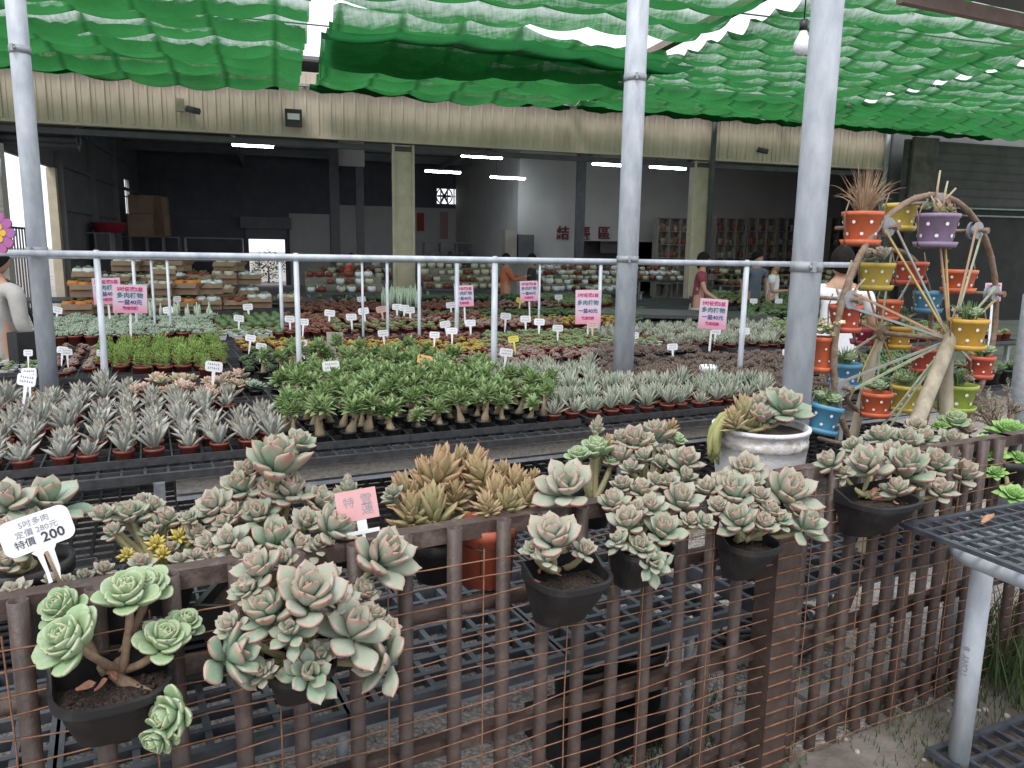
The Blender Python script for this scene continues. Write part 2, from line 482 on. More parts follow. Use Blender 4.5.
tag(b.build('fence_post', [M['picket'], M['wire']], loc=(c.x, c.y, 0)), 'thick square brown fence post wrapped in wire between the two sections', 'fence post')
# far return of the fence, end section to the right behind the grey bench
fence(3.42, 4.9, [3.48 + .127 * i for i in range(11)], 'brown tube fence end section behind the grey bench leg')

# ---------------------------------------------------------------- mesh benches and trays
def grid_bm(b, P, s0, s1, t0, t1, z, ds, dt, w=.012, h=.03, rim=.02, rh=.05, mi=0):
    """rectangular grid of bars along s and t with a rim"""
    ns = max(1, round((s1 - s0) / ds)); ntt = max(1, round((t1 - t0) / dt))
    up = Vector((0, 0, 1))
    for i in range(1, ns):
        s = s0 + (s1 - s0) * i / ns; b.bar(P(s, t0, z - h / 2 - .002), P(s, t1, z - h / 2 - .002), w, h, mi)
    for j in range(1, ntt):
        t = t0 + (t1 - t0) * j / ntt; b.bar(P(s0, t, z - h / 2), P(s1, t, z - h / 2), w, h, mi)
    for a, c in (((s0, t0), (s1, t0)), ((s0, t1), (s1, t1))):
        b.bar(P(a[0] - rim / 2, a[1], z - rh / 2 + .003), P(c[0] + rim / 2, c[1], z - rh / 2 + .003), rim, rh, mi)
    for a, c in (((s0, t0 + rim / 2), (s0, t1 - rim / 2)), ((s1, t0 + rim / 2), (s1, t1 - rim / 2))):
        b.bar(P(a[0], a[1], z - rh / 2 + .002), P(c[0], c[1], z - rh / 2 + .002), rim, rh, mi)

def leg_at(root, inv, p, z, r=.02, m='galv_dull', name='leg'):
    b = MB(); q = p + inv; b.tube([(q.x, q.y, 0), (q.x, q.y, z)], r, 12); b.build(name, M[m], root)

# bench behind the fence
def near_bench(s0, s1, t0, t1, z, label, ds=.085, dt=.085, legs=True, m='grey_tray'):
    r = thing('display_bench', label, 'bench', FN.P(s0, t0, 0)); inv = -FN.P(s0, t0, 0)
    P = lambda s, t, zz: FN.P(s, t, zz) + inv
    L = s1 - s0; k = max(1, round(L / .62))
    for i in range(k):
        a = s0 + L * i / k + .006; c = s0 + L * (i + 1) / k - .006
        b = MB(); grid_bm(b, P, a, c, t0, t1, z, ds, dt, .017); b.build('grid_panel', M[m], r)
    b = MB()
    b.bar(P(s0, t0 + .06, z - .075), P(s1, t0 + .06, z - .075), .03, .04)
    b.bar(P(s0, t1 - .06, z - .075), P(s1, t1 - .06, z - .075), .03, .04)
    b.build('support_bar', M['galv_dull'], r)
    if legs:
        for s in [s0 + .12 + (L - .24) * j / max(1, round(L / 1.1)) for j in range(max(1, round(L / 1.1)) + 1)]:
            for t in (t0 + .06, t1 - .06): leg_at(r, inv, FN.P(s, t, 0), z - .095, .017)
    return r
BZ = .58
near_bench(-.6, 2.0, .07, .66, BZ, 'low bench of dark open grid panels just behind the fence')
near_bench(2.12, 3.5, .10, .52, BZ, 'dark open grid bench behind the right fence section')
near_bench(-.7, 2.3, .74, 1.36, .48, 'second dark grid bench in the shade under the plant table edge', .05, .05, True, 'black_tray')

# black trays stacked on the second bench, left
def tray_stack(c, n, sx, sy, ang, label, dz=.022):
    r = thing('tray_stack', label, 'tray stack', c, (0, 0, ang))
    b = MB()
    for i in range(n):
        z = .02 + i * dz; ox = random.uniform(-.006, .006)
        b.box((ox, 0, z), (sx, sy, .006)); b.box((ox, 0, z + .008), (sx + .012, sy + .012, .006))
    # open top tray
    z = .02 + n * dz
    for i in range(7): b.box((-sx / 2 + sx * i / 6, 0, z), (.008, sy, .02))
    for i in range(5): b.box((0, -sy / 2 + sy * i / 4, z + .002), (sx, .008, .02))
    b.build('trays', M['black_tray'], r); return r
p = FN.ray_t(66, 545, .52); p.z = BZ - .0
tray_stack(FN.P(.28, .50, BZ), 8, .34, .26, FN.a, 'stack of black plastic plant trays behind the front price card')
tray_stack(FN.P(-.12, 1.05, .48), 7, .5, .34, FN.a, 'taller stack of black trays under the left end of the table')

# ---------------------------------------------------------------- galvanised poles that carry the net
def pole(u_, v_, depth, r, label, top=5.0, name='steel_pole'):
    p = PY(u_, v_, depth)
    rt_ = thing(name, label, 'pole', (p.x, p.y, 0))
    b = MB(); b.tube([(0, 0, 0), (0, 0, top)], r, 24); b.build('shaft', M['galv'], rt_)
    for zz in (1.70, 2.9):
        b = MB(); b.tube([(0, 0, zz - .022), (0, 0, zz + .022)], r + .004, 24); b.box((0, -r - .012, zz), (.016, .03, .04)); b.tube([(-.018, -r - .014, zz), (.018, -r - .014, zz)], .007, 6); b.build('clamp_band', M['galv_dull'], rt_)
    b = MB(); b.box((0, 0, .006), (r * 4, r * 4, .012)); b.build('base_plate', M['galv_dull'], rt_)
    return p
PL = pole(33, 200, 4.95, .056, 'galvanised round pole at the left, beside the person in grey')
PM = pole(630, 200, 5.45, .073, 'galvanised round pole in the middle behind the striped plants')
PR = pole(812, 200, 3.32, .063, 'thickest looking galvanised pole, behind the white bowl planter')
# pole with a dark sleeve at the far right
p = PY(1028, 330, 4.1)
r_ = thing('steel_pole', 'short grey pole in a dark sleeve at the right edge', 'pole', (p.x, p.y, 0))
b = MB(); b.tube([(0, 0, 0), (0, 0, 1.74)], .02, 16); b.build('shaft', M['galv'], r_)
b = MB(); b.tube([(0, 0, 0), (0, 0, 1.56), (0, 0, 1.58)], [.045, .045, .028], 16); b.build('sleeve', M['galv_dull'], r_)

# ---------------------------------------------------------------- hand rail with thin uprights
def rail(a, c, posts, label, r=.021, pr=.016, z=None, ext=0):
    a, c = Vector(a), Vector(c)
    rt_ = thing('pipe_rail', label, 'pipe rail', (a.x, a.y, 0)); inv = Vector((-a.x, -a.y, 0))
    b = MB(); b.tube([a + inv, c + inv], r, 14); b.build('top_pipe', M['galv'], rt_)
    for (u_, rr) in posts:
        # where the sight line through that column crosses the rail's own upright plane
        d = ray(u_, 262); n_ = Vector((-(c - a).y, (c - a).x, 0)).normalized()
        k = (Vector((a.x, a.y, EYE)) - Vector((0, 0, EYE))).dot(n_) / d.dot(n_)
        q = Vector((0, 0, EYE)) + d * k; f = (q - a).dot(c - a) / (c - a).dot(c - a)
        zt = a.z + (c.z - a.z) * f
        b = MB(); b.tube([Vector((q.x, q.y, .3)) + inv, Vector((q.x, q.y, zt - r * .5)) + inv], rr, 12); b.build('upright', M['galv'], rt_)
        b = MB(); b.tube([Vector((q.x, q.y, zt - .02)) + inv, Vector((q.x, q.y, zt + r + .006)) + inv], [r * 1.15, r * .75], 12); b.build('clamp', M['galv'], rt_)
rail(PY(-60, 252, 4.75), PY(852, 265, 6.1), [(97, .019), (296, .018), (495, .022), (747, .021)], 'long galvanised pipe rail across the near plant tables')
rail(PY(-60, 255, 7.6), PY(760, 264.5, 9.0), [(133, .016), (151, .012), (167, .014), (280, .019), (362, .013), (387, .016), (419, .018), (457, .024), (540, .012), (601, .02)], 'second galvanised pipe rail further back among the plants', .024)

# ---------------------------------------------------------------- foreground bench at the right
FB = Frame(PZ(905, 524, .86), 27.7 - 4)
def fore_bench():
    o = FB.P(0, 0, 0); r = thing('display_bench', 'grey pipe bench with black grid top at the right edge in front of the fence', 'bench', o)
    P = lambda s, t, z: FB.P(s, t, z) - o
    b = MB(); grid_bm(b, P, 0, 1.2, -.62, 0, .86, .062, .062, .011, .012, .02, .014, 0); b.build('grid_top', M['grey_tray'], r)
    # bent pipe frame below
    z = .80; R = .032
    pts = []
    for i in range(7):
        a = PI / 2 + PI / 2 * i / 6
        pts.append(P(.18 + .10 * cos(a), -.10 - .10 + .10 * sin(a), z))
    pts = [P(1.3, -.10, z)] + pts + [P(.08, -1.4, z)]
    b = MB(); b.tube(pts, R, 14); b.build('pipe_frame', M['galv'], r)
    b = MB(); c = P(.17, -.17, 0); b.tube([(c.x, c.y, 0), (c.x, c.y, z)], .034, 16)
    lg = b.build('leg', M['galv'], r)
    t_ = textmesh('TONY  8', .028, mt=M['inkgrey'], name='stencil', bold=.0006)
    view = Vector((c.x, c.y, 0)) + o; va = math.atan2(view.x, view.y)
    st = place('stencil', t_, lg)
    out = Vector((-sin(va), -cos(va), 0)); out = (out + Vector((-.45 * cos(va), .45 * sin(va), 0))).normalized()
    upv = Vector((0, 0, 1)); X = upv; Z = out; Y = Z.cross(X)
    st.matrix_local = Matrix.Translation(Vector((c.x, c.y, .42)) + out * .0345) @ Matrix((X, Y, Z)).transposed().to_4x4()
    b = MB(); b.bar(P(.17, -.17, z - .05), P(1.3, -.17, z - .05), .05, .045); b.build('support_bar', M['galv_dull'], r)
    b = MB(); grid_bm(b, P, .12, 1.2, -.62, -.10, .05, .085, .085, .013, .02, .022, .02, 0); b.build('lower_grid', M['grey_tray'], r)
    c2 = P(1.15, -.17, 0); b = MB(); b.tube([(c2.x, c2.y, 0), (c2.x, c2.y, z)], .034, 16); b.build('leg', M['galv'], r)
fore_bench()
# a curled dead leaf on that bench
b = MB(); add_leaf(b, Matrix.Translation((0, 0, .004)) @ Matrix.Rotation(.4, 4, 'Z'), .055, .013, .002, 'lance', .9, .5)
q = PZ(982, 524, .868)
tag(b.build('dead_leaf', mat('dry_leaf', (.40, .22, .14), (.30, .15, .09), 60, .8), loc=q), 'dry brown leaf lying on the black grid top', 'leaf')
# ---------------------------------------------------------------- warehouse
BO = BD.P(0, 0, 0)
def BP(q, w_, z=0): return BD.P(q, w_, z) - BO
RZB = Matrix.Rotation(BD.a, 3, 'Z')
def bbox(b, q0, q1, w0, w1, z0, z1, mi=0):
    c = BP((q0 + q1) / 2, (w0 + w1) / 2, (z0 + z1) / 2); b.box(c, (q1 - q0, w1 - w0, z1 - z0), mi, RZB)
def qat(u, w_):
    """q where the sight column u meets the upright plane w"""
    p = BD.ray_t(u, 250, w_); return BD.st(p)[0]
def zat(u, v, w_): return BD.ray_t(u, v, w_).z

WH = thing('warehouse', 'cream clad open fronted warehouse with dark interior behind the plant tables', 'building', BO)
QL, QR, WB = -8.2, 19.0, 19.0
b = MB(); bbox(b, -9.6, 12.95, .0, .10, 4.08, 5.35)
q = -9.5
while q < 12.9:
    bbox(b, q, q + .045, -.028, -.001, 4.085, 5.34); bbox(b, q + .12, q + .135, -.012, -.001, 4.085, 5.34); q += .255
bbox(b, -9.6, 12.95, -.04, .12, 4.02, 4.078)
b.build('fascia', M['cream'], WH)
b = MB(); bbox(b, -8.4, 13, .13, .22, 3.86, 3.97); bbox(b, -8.4, 13, .26, .42, 4.12, 4.5); b.build('door_track', M['steel_dark'], WH)
for (q, wd) in ((0, .44), (7.5, .42)):
    b = MB(); bbox(b, q - wd / 2, q + wd / 2, .14, .40, 0, 4.0); bbox(b, q - wd / 2 - .03, q - wd / 2 + .03, .10, .139, 0, 4.01); bbox(b, q + wd / 2 - .03, q + wd / 2 + .03, .10, .139, 0, 4.01)
    b.build('pillar', M['creamtrim'], WH)
b = MB(); bbox(b, -8.35, -8.0, .14, .4, 0, 4.0); b.build('pillar', M['darkwall'], WH)
b = MB(); bbox(b, 12.75, 13.1, .14, .4, 0, 5.2); b.build('pillar', M['darkwall'], WH)
# left side wall with its big door opening
b = MB()
bbox(b, QL - .1, QL, 0.42, .9, 0, 5.6); bbox(b, QL - .1, QL, .9, 5.7, 3.65, 5.6); bbox(b, QL - .1, QL, 5.7, 15.6, 0, 5.6)
bbox(b, QL - .1, QL, 15.6, 16.6, 0, 2.9); bbox(b, QL - .1, QL, 15.6, 16.6, 4.2, 5.6); bbox(b, QL - .1, QL, 16.6, WB, 0, 5.6)
for z in (1.3, 2.6, 3.75, 4.8): bbox(b, QL + .002, QL + .10, 5.8, WB - .05, z, z + .10)
for w_ in (5.72, 9.5, 13.2): bbox(b, QL + .002, QL + .18, w_, w_ + .16, 0, 5.6)
b.build('side_wall', M['darkwall'], WH)
b = MB(); bbox(b, QL - .06, QL - .03, 15.6, 16.6, 3.53, 3.57); bbox(b, QL - .06, QL - .03, 16.08, 16.12, 2.9, 4.2); b.build('window', M['steel_dark'], WH)
b = MB(); bbox(b, QL - .15, QL + .06, 5.45, 5.698, 0, 3.65); b.build('door_jamb', M['creamtrim'], WH)
# back wall with a door to the daylight
dq0, dq1 = qat(249, WB), qat(285, WB); qs = qat(520, WB)
b = MB()
bbox(b, QL, dq0, WB, WB + .1, 0, 5.6); bbox(b, dq0, dq1, WB, WB + .1, 2.05, 5.6)
fq0, fq1 = qat(437, WB), qat(466, WB); fz0, fz1 = zat(450, 204, WB), zat(450, 189, WB)
bbox(b, dq1, fq0, WB, WB + .1, 0, 5.6); bbox(b, fq0, fq1, WB, WB + .1, 0, fz0); bbox(b, fq0, fq1, WB, WB + .1, fz1, 5.6); bbox(b, fq1, QR, WB, WB + .1, 0, 5.6)
q = QL + .1
while q < 5.5: 
    if not (dq0 - .2 < q < dq1 + .2) : bbox(b, q, q + .05, WB - .03, WB - .002, 3.6, 5.6)
    q += .32
for z in (2.9, 4.3): bbox(b, QL, qat(335, WB), WB - .1, WB - .032, z, z + .09)
b.build('back_wall', M['navy'], WH)
b = MB(); bbox(b, qat(338, WB - .5), 5.6, WB - .16, WB - .12, 0, zat(430, 208, WB)); bbox(b, qat(290, WB), qat(330, WB), WB - .16, WB - .12, 0, zat(310, 214, WB)); b.build('white_lining', M['whitewall'], WH)
b = MB(); bbox(b, dq0 - .3, dq1 + .3, WB - .4, WB - .17, 2.5, 3.0); bbox(b, dq0 - .1, dq1 + .1, WB - .2, WB - .17, 2.06, 2.5); b.build('roller_door', M['darkwall'], WH)
b = MB()
for (k0, k1, z0, z1) in ((0, 1, .48, .52),): bbox(b, fq0 + (fq1 - fq0) * .5, fq1, WB - .02, WB + .02, fz0 + (fz1 - fz0) * .48, fz0 + (fz1 - fz0) * .52)
for i in range(1, 5): qq = fq0 + (fq1 - fq0) * (.45 + .11 * i); bbox(b, qq, qq + .03, WB - .022, WB + .018, fz0, fz1)
b.build('window', M['steel_dark'], WH)
# white partition and the wall behind the till
ww = 9.0; q0 = qat(520, ww); dA, dB = qat(583, ww), qat(655, ww); dz = zat(600, 241, ww)
b = MB(); bbox(b, q0, dA, ww, ww + .1, 0, 5.6); bbox(b, dA, dB, ww, ww + .1, dz, 5.6); bbox(b, dB, QR, ww, ww + .1, 0, 5.6); bbox(b, q0 - .1, q0 - .001, ww, WB, 0, 5.6)
b.build('partition_wall', M['whitewall'], WH)
b = MB(); bbox(b, dA - .2, dB + .2, ww + 2.0, ww + 2.1, 0, dz + .3); b.build('back_wall', M['darkwall'], WH)
b = MB(); bbox(b, QR, QR + .1, 0, WB, 0, 5.6); bbox(b, 13.1, QR, 0, .1, 0, 5.6); b.build('side_wall', M['darkwall'], WH)
b = MB(); bbox(b, QL - .3, QR + .3, .12, WB + .3, 5.6, 5.7)
for w_ in (3, 6.2, 9.4, 12.6, 15.8): bbox(b, QL, QR, w_, w_ + .15, 5.3, 5.598)
for q in (-4, 0, 4, 8, 12): bbox(b, q, q + .12, .45, WB - .02, 5.1, 5.298)
b.build('roof', M['darkwall'], WH)
for (u_, w_) in ((580, 7.0), (336, 8.0), (361, 12.0)):
    b = MB(); q = qat(u_, w_); bbox(b, q - .14, q + .14, w_, w_ + .2, 0, 5.09); b.build('inner_column', M['steel_dark'], WH)
q = qat(352, 8.0)
b = MB(); bbox(b, qat(337, 8.3), qat(366, 8.3), 8.32, 8.4, zat(350, 166, 8.3), 5.09); b.build('gusset_panel', M['whitewall'], WH)
# floor slab
b = MB(); bbox(b, QL, QR, .0, WB, .0, .03); struct(b.build('concrete_floor', M['concrete'], loc=BO))
# roller shutter housing, upper left
b = MB(); a = BD.P(qat(-40, -.2), .75, 3.86) - BO; c = BD.P(qat(76, -.2), .75, 3.86) - BO
for i in range(9):
    an = PI * 2 * i / 9; b.tube([a + Vector((0, 0, .19 * sin(an))) + BD.n * .19 * cos(an), c + Vector((0, 0, .19 * sin(an))) + BD.n * .19 * cos(an)], .07, 8)
b.build('roller_shutter', M['steel_dark'], WH)
# down pipes, small fittings on the fascia
q = qat(707, -.1)
b = MB(); b.tube([BP(q + .55, -.12, 5.28), BP(q + .1, -.12, 5.1), BP(q, -.12, 4.95), BP(q, -.12, .1)], .065, 12); b.build('downpipe', M['steel_dark'], WH)
q = qat(877, -.1)
b = MB(); b.tube([BP(q, -.12, 5.3), BP(q, -.12, .1)], .06, 12); b.build('downpipe', M['galv_dull'], WH)
b = MB(); bbox(b, -9.6, 12.95, -.13, -.041, 5.04, 5.09); b.build('gutter_pipe', M['galv_dull'], WH)
def onfascia(u, v, wd, h, name, label, cat, m, dp=.12):
    p = BD.ray_t(u, v, -.12); b = MB(); b.box((0, 0, 0), (wd, dp, h), 0, RZB)
    return b.build(name, m, loc=p), p
o, p = onfascia(293.5, 118, .34, .34, 'floodlight', '', '', M['black_plastic'])
tag(o, 'small black floodlight on the cream fascia above the left bay', 'floodlight')
b = MB(); b.box((0, 0, 0), (.24, .01, .12), 0, RZB); g = b.build('glass', M['white'], o, loc=(sin(BD.a) * .066, -cos(BD.a) * .066, .02))
o, p = onfascia(180, 105, .16, .24, 'junction_box', '', '', M['creamtrim']); tag(o, 'cream junction box on the fascia left of the floodlight', 'junction box')
def seccam(u, v, label):
    p = BD.ray_t(u, v, -.02); r = thing('security_camera', label, 'security camera', p)
    b = MB(); b.tube([(0, 0, 0), BD.n * -.16], .03, 8); b.build('bracket', M['galv_dull'], r)
    b = MB(); b.tube([BD.n * -.16 + Vector((-.08, 0, .02)), BD.n * -.2 + Vector((.16, 0, -.04))], .065, 10); b.build('camera_body', M['steel_dark'], r)
seccam(192, 111, 'small dark camera beside the cream junction box'); seccam(757, 151, 'small dark camera on the fascia right of the grey downpipe')

# ceiling tubes
TUBE = emis('lit_tube', (.85, .96, 1.0), 30)
for i, (u, v, wp, lab) in enumerate([(253, 146, 39, 'lit tube lamp alone under the roof of the left bay'), (443, 172, 36, 'lit tube lamp in front of the fan window, lower left of its three'),
     (482, 157, 42, 'lit tube lamp nearest the opening beside the cream pillar'), (508, 178, 22, 'lit tube lamp deepest in the middle bay'),
     (612, 165, 26, 'lit tube lamp just left of the middle pole top'), (668, 168, 22, 'lit tube lamp just left of the right cream pillar')]):
    dd = (1.25 * FPX / wp, 1.25 * FPX / wp, 1.25 * FPX / wp, 26.5, 23, 24)[i]; p = PY(u, v, dd); p.z = min(p.z, 5.0)
    r = thing('tube_lamp', lab, 'ceiling lamp', p, (0, 0, BD.a + (.0 if i < 1 else .05)))
    b = MB(); b.box((0, 0, .05), (1.25, .16, .04)); b.build('housing', M['white'], r)
    b = MB(); b.tube([(-.6, -.04, 0), (.6, -.04, 0)], .028, 8); b.tube([(-.6, .04, 0), (.6, .04, 0)], .028, 8); b.build('tube', TUBE, r)
    b = MB(); b.tube([(-.4, 0, .07), (-.4, 0, 5.6 - p.z)], .008, 5); b.tube([(.4, 0, .07), (.4, 0, 5.6 - p.z)], .008, 5); b.build('hanger', M['steel_dark'], r)

# round fan in the small window
c = BP((fq0 + fq1) / 2 - (fq1 - fq0) * .27, WB - .12, (fz0 + fz1) / 2) + BO
r = thing('wall_fan', 'round six bladed exhaust fan against the bright small window', 'fan', c, (PI / 2, 0, BD.a))
b = MB(); b.lathe([(.36, -.05), (.40, -.05), (.40, .06), (.36, .06), (.36, -.05)], 24); b.build('ring', M['steel_dark'], r)
b = MB(); b.ball((0, 0, 0), .09, 0, 10)
for i in range(6):
    b.box(Matrix.Rotation(i * PI / 3, 3, 'Z') @ Vector((.2, 0, 0)), (.26, .10, .015), 0, Matrix.Rotation(i * PI / 3, 3, 'Z') @ Matrix.Rotation(.5, 3, 'X'))
b.build('blades', M['steel_dark'], r)

M['wallred'] = mat('faded_red_letter', (.17, .035, .04), (.12, .03, .035), 6, .7)
# checkout lettering 結帳區 and posters
M['redpaint'] = mat('red_letter', (.36, .03, .05), (.28, .02, .04), 10, .6)
for ch, u in (('結', 563), ('帳', 584), ('區', 604)):
    me = textmesh(ch, .50, .02, mt=M['wallred'], name='wall_letter', bold=.012)
    p = BD.ray_t(u, 234, ww - .03)
    tag(place('wall_letter', me, loc=p, rot=(PI / 2, 0, BD.a)), {'結': 'red character on the white inner wall, first of three', '帳': 'red character on the white inner wall, partly behind the dark column', '區': 'red character on the white inner wall, last of three'}[ch], 'wall lettering')
def panel(name, label, cat, u0, v0, u1, v1, w_, c1, c2, sc=4, th=.02, deco=None):
    a = BD.ray_t(u0, v1, w_); c = BD.ray_t(u1, v0, w_); a1, _ = BD.st(a); c1_, _ = BD.st(c)
    b = MB(); W_, H_ = abs(c1_ - a1), abs(c.z - a.z)
    b.box((0, 0, 0), (W_, th, H_), 0, RZB)
    m = mat(name + '_print', c1, c2, sc, .6, 0, 0, .45, .55)
    return tag(b.build(name, m, loc=(a + c) / 2), label, cat)
panel('red_banner', 'narrow red banner on the white lining beside the left cream pillar', 'banner', 417, 213, 424, 231, WB - .2, (.35, .03, .03), (.28, .02, .02))
panel('poster', 'pink and grey poster left of the dark gap on the far wall', 'poster', 440, 212, 448, 239, WB - .2, (.40, .20, .19), (.30, .22, .22), 3)
panel('poster', 'poster with a pink lower half under the fan window', 'poster', 457, 214, 472, 225, WB - .2, (.25, .27, .24), (.12, .16, .12), 5)
panel('poster', 'salmon pink poster under the fan window', 'poster', 456, 226, 473, 239, WB - .2, (.45, .20, .18), (.38, .16, .15), 3)
panel('poster', 'pale green poster on the far wall of the middle bay', 'poster', 475, 213, 489, 238, WB - .2, (.32, .42, .32), (.12, .28, .10), 4)
panel('poster', 'lilac and blue poster beside the partition wall', 'poster', 491, 213, 505, 238, WB - .2, (.30, .30, .42), (.16, .18, .36), 4)
panel('red_sign', 'small red sign standing on the far shelf of the middle bay', 'sign', 473, 240, 485, 247, WB - .9, (.42, .03, .04), (.36, .03, .04))
panel('whiteboard', 'grey board in the dark recess right of the red characters', 'board', 600, 238, 619, 253, ww + 1.2, (.30, .29, .28), (.26, .25, .25))
panel('cabinet', 'tan cabinet standing by the partition in the middle bay', 'cabinet', 503, 230, 515, 262, 8.6, (.30, .27, .24), (.26, .23, .2), 2, .5)
panel('cabinet', 'dark low cabinet beside the tan cabinet', 'cabinet', 516, 235, 532, 262, 8.6, (.09, .09, .10), (.07, .07, .08), 2, .5)

# shelf racks with goods
def rack(name, label, q0, q1, w_, z0, z1, nsh, cols, m, dp=.4, goods=None, rgs=0, back=True, topoff=.1):
    o0 = BD.P((q0 + q1) / 2, w_, 0); r = thing(name, label, 'shelf', o0, (0, 0, BD.a)); W_ = q1 - q0
    b = MB()
    for i in range(cols + 1): b.box((-W_ / 2 + W_ * i / cols, 0, (z0 + z1) / 2), (.035, dp, z1 - z0))
    b.build('uprights', m, r)
    sh = []
    for j in range(nsh + 1):
        b = MB(); z = z0 + (z1 - z0) * j / nsh; b.box((0, 0, z + .002), (W_ - .04, dp - .01, .03)); b.build('shelf_board', m, r); sh.append(z)
    if back:
        b = MB(); b.box((0, dp / 2 + .008, (z0 + z1) / 2), (W_, .012, z1 - z0)); b.build('back_board', m, r)
    return r, sh, o0, W_
M['shelf'] = mat('pale_shelf', (.33, .30, .27), (.27, .25, .22), 3, .6)
M['rack'] = mat('grey_rack', (.30, .31, .33), (.24, .25, .27), 3, .5)
PAL = [(.45, .42, .36), (.30, .10, .07), (.50, .48, .44), (.12, .12, .13), (.36, .20, .10), (.20, .26, .22), (.42, .38, .30), (.24, .06, .06)]
goods_m = [mat('goods_%s' % n, c, None, 6, .5) for n, c in zip(['cream', 'rust', 'white', 'black', 'brown', 'sage', 'sand', 'maroon'], PAL)]
jar_me = []
for i, m in enumerate(goods_m):
    b = MB(); b.lathe([(.001, 0), (.055, 0), (.07, .04), (.068, .13), (.045, .15), (.048, .17), (.04, .17), (.04, .15), (.001, .14)] if i % 2 else [(.001, 0), (.05, 0), (.075, .12), (.078, .125), (.07, .125), (.06, .10), (.001, .10)], 12)
    jar_me.append(b.mesh('ceramic_pot', [m]))
rgg = random.Random(11)
def shelf_goods(sh, o0, W_, ang, n, label, group, sc=1.0, fr=None, dy=-.05, rows=1):
    for j, z in enumerate(sh[:-1]):
        for i in range(n):
            if rgg.random() < .12: continue
            k = rgg.randrange(8) if fr is None else rgg.choice(fr)
            x = -W_ / 2 + W_ * (i + .5) / n
            p = o0 + Matrix.Rotation(ang, 3, 'Z') @ Vector((x, dy, 0)); p.z = z + .02
            tag(place('ceramic_pot', jar_me[k], loc=p, rot=(0, 0, rgg.random() * 6), scale=sc * rgg.uniform(.8, 1.25)), label, 'pot', group)
for i, (ua, ub, lab) in enumerate([(655, 688, 'pale cubby shelf left of the right cream pillar'), (712, 742, 'pale cubby shelf behind the woman in the plaid shirt'), (744, 772, 'pale cubby shelf behind the man in grey blue'), (774, 800, 'pale cubby shelf beside the right pole'), (826, 850, 'pale cubby shelf right of the right pole')]):
    q0_, q1_ = qat(ua, 7.5), qat(ub, 7.5); zt = zat(ua, 218, 7.5)
    r, sh, o0, W_ = rack('display_shelf', lab, q0_, q1_, 7.5, .2, zt, 6, 3, M['shelf'])
    shelf_goods(sh[2:], o0, W_, BD.a, 8, 'small pot or jar on the %s' % lab, 'pots on the %s' % lab, 1.3)
r, sh, o0, W_ = rack('storage_rack', 'grey steel rack with boxes at the dark side wall, red basin on top', qat(83, 9), qat(113, 9), 9, 0.3, zat(95, 233, 9), 3, 2, M['rack'], .6, back=False)
rz = sh[-1]
b = MB(); b.lathe([(.001, 0), (.38, 0), (.50, .28), (.53, .30), (.50, .30), (.36, .03), (.001, .03)], 24)
tag(b.build('basin', M['redpaint'], loc=(o0.x + .35, o0.y + .1, rz + .02)), 'wide red plastic basin on top of the grey rack', 'basin')
r, sh2, o2, W2 = rack('storage_rack', 'long low grey rack against the navy back wall', qat(115, 14), qat(180, 14), 14, 0.3, zat(150, 237, 14), 2, 4, M['rack'], .6, back=False)
r, sh3, o3, W3 = rack('storage_rack', 'grey rack just left of the bright back door', qat(186, 14), qat(243, 14), 14, 0.3, zat(200, 238, 14), 2, 1, M['rack'], .6, back=False)
shelf_goods(sh3[1:], o3, W3, BD.a, 12, 'dark bottle shaped pot on the grey rack left of the back door', 'pots on the rack by the back door', 1.4, [3, 1, 5])
r, sh4, o4, W4 = rack('storage_rack', 'long shelf of jars along the white lining of the middle bay', qat(424, 16), qat(502, 16), 16, 0.3, zat(450, 243, 16), 3, 5, M['rack'], .5, back=False)
shelf_goods(sh4, o4, W4, BD.a, 20, 'small jar on the long shelf of the middle bay', 'jars on the long shelf', 1.3, [0, 2, 6, 3])

# cartons
def carton(p, ang, sx, sy, sz, label, open_=True, mats=None, grp='cardboard cartons on the far tables'):
    r = thing('cardboard_box', label, 'cardboard box', p, (0, 0, ang), grp)
    b = MB(); t_ = .008
    b.box((0, 0, t_ / 2), (sx, sy, t_))
    b.box((0, -sy / 2, sz / 2), (sx, t_, sz)); b.box((0, sy / 2, sz / 2), (sx, t_, sz)); b.box((-sx / 2, 0, sz / 2), (t_, sy - .01, sz)); b.box((sx / 2, 0, sz / 2), (t_, sy - .01, sz))
    b.build('carton', M['card'], r)
    if not open_:
        b = MB(); b.box((-sx / 4 - .001, 0, sz + .004), (sx / 2 - .004, sy, .006)); b.box((sx / 4 + .001, 0, sz + .004), (sx / 2 - .004, sy, .006)); b.box((0, 0, sz + .009), (.05, sy * .98, .002)); b.build('flaps', M['card'], r)
    else:
        b = MB(); b.box((0, -sy / 2 - .03, sz - .03), (sx * .96, .006, .09), 0, Matrix.Rotation(-.7, 3, 'X')); b.box((sx / 2 + .03, 0, sz - .03), (.006, sy * .96, .09), 0, Matrix.Rotation(.7, 3, 'Y')); b.build('flaps', M['card'], r)
    return r
for (u, v0, h, w_, lab, dw) in [(148, 237, .8, 13.6, 'brown carton stacked in the dark left bay by the window', 1.2), (163, 236, .75, 13.6, 'brown carton right of the tallest carton in the dark bay', .5)]:
    p = BD.ray_t(u, v0, w_); carton(p, BD.a, dw, .5, h, lab, False)
    carton(p + Vector((0, 0, h + .02)), BD.a, dw * .9, .5, h * .8, lab + ', upper one', False)

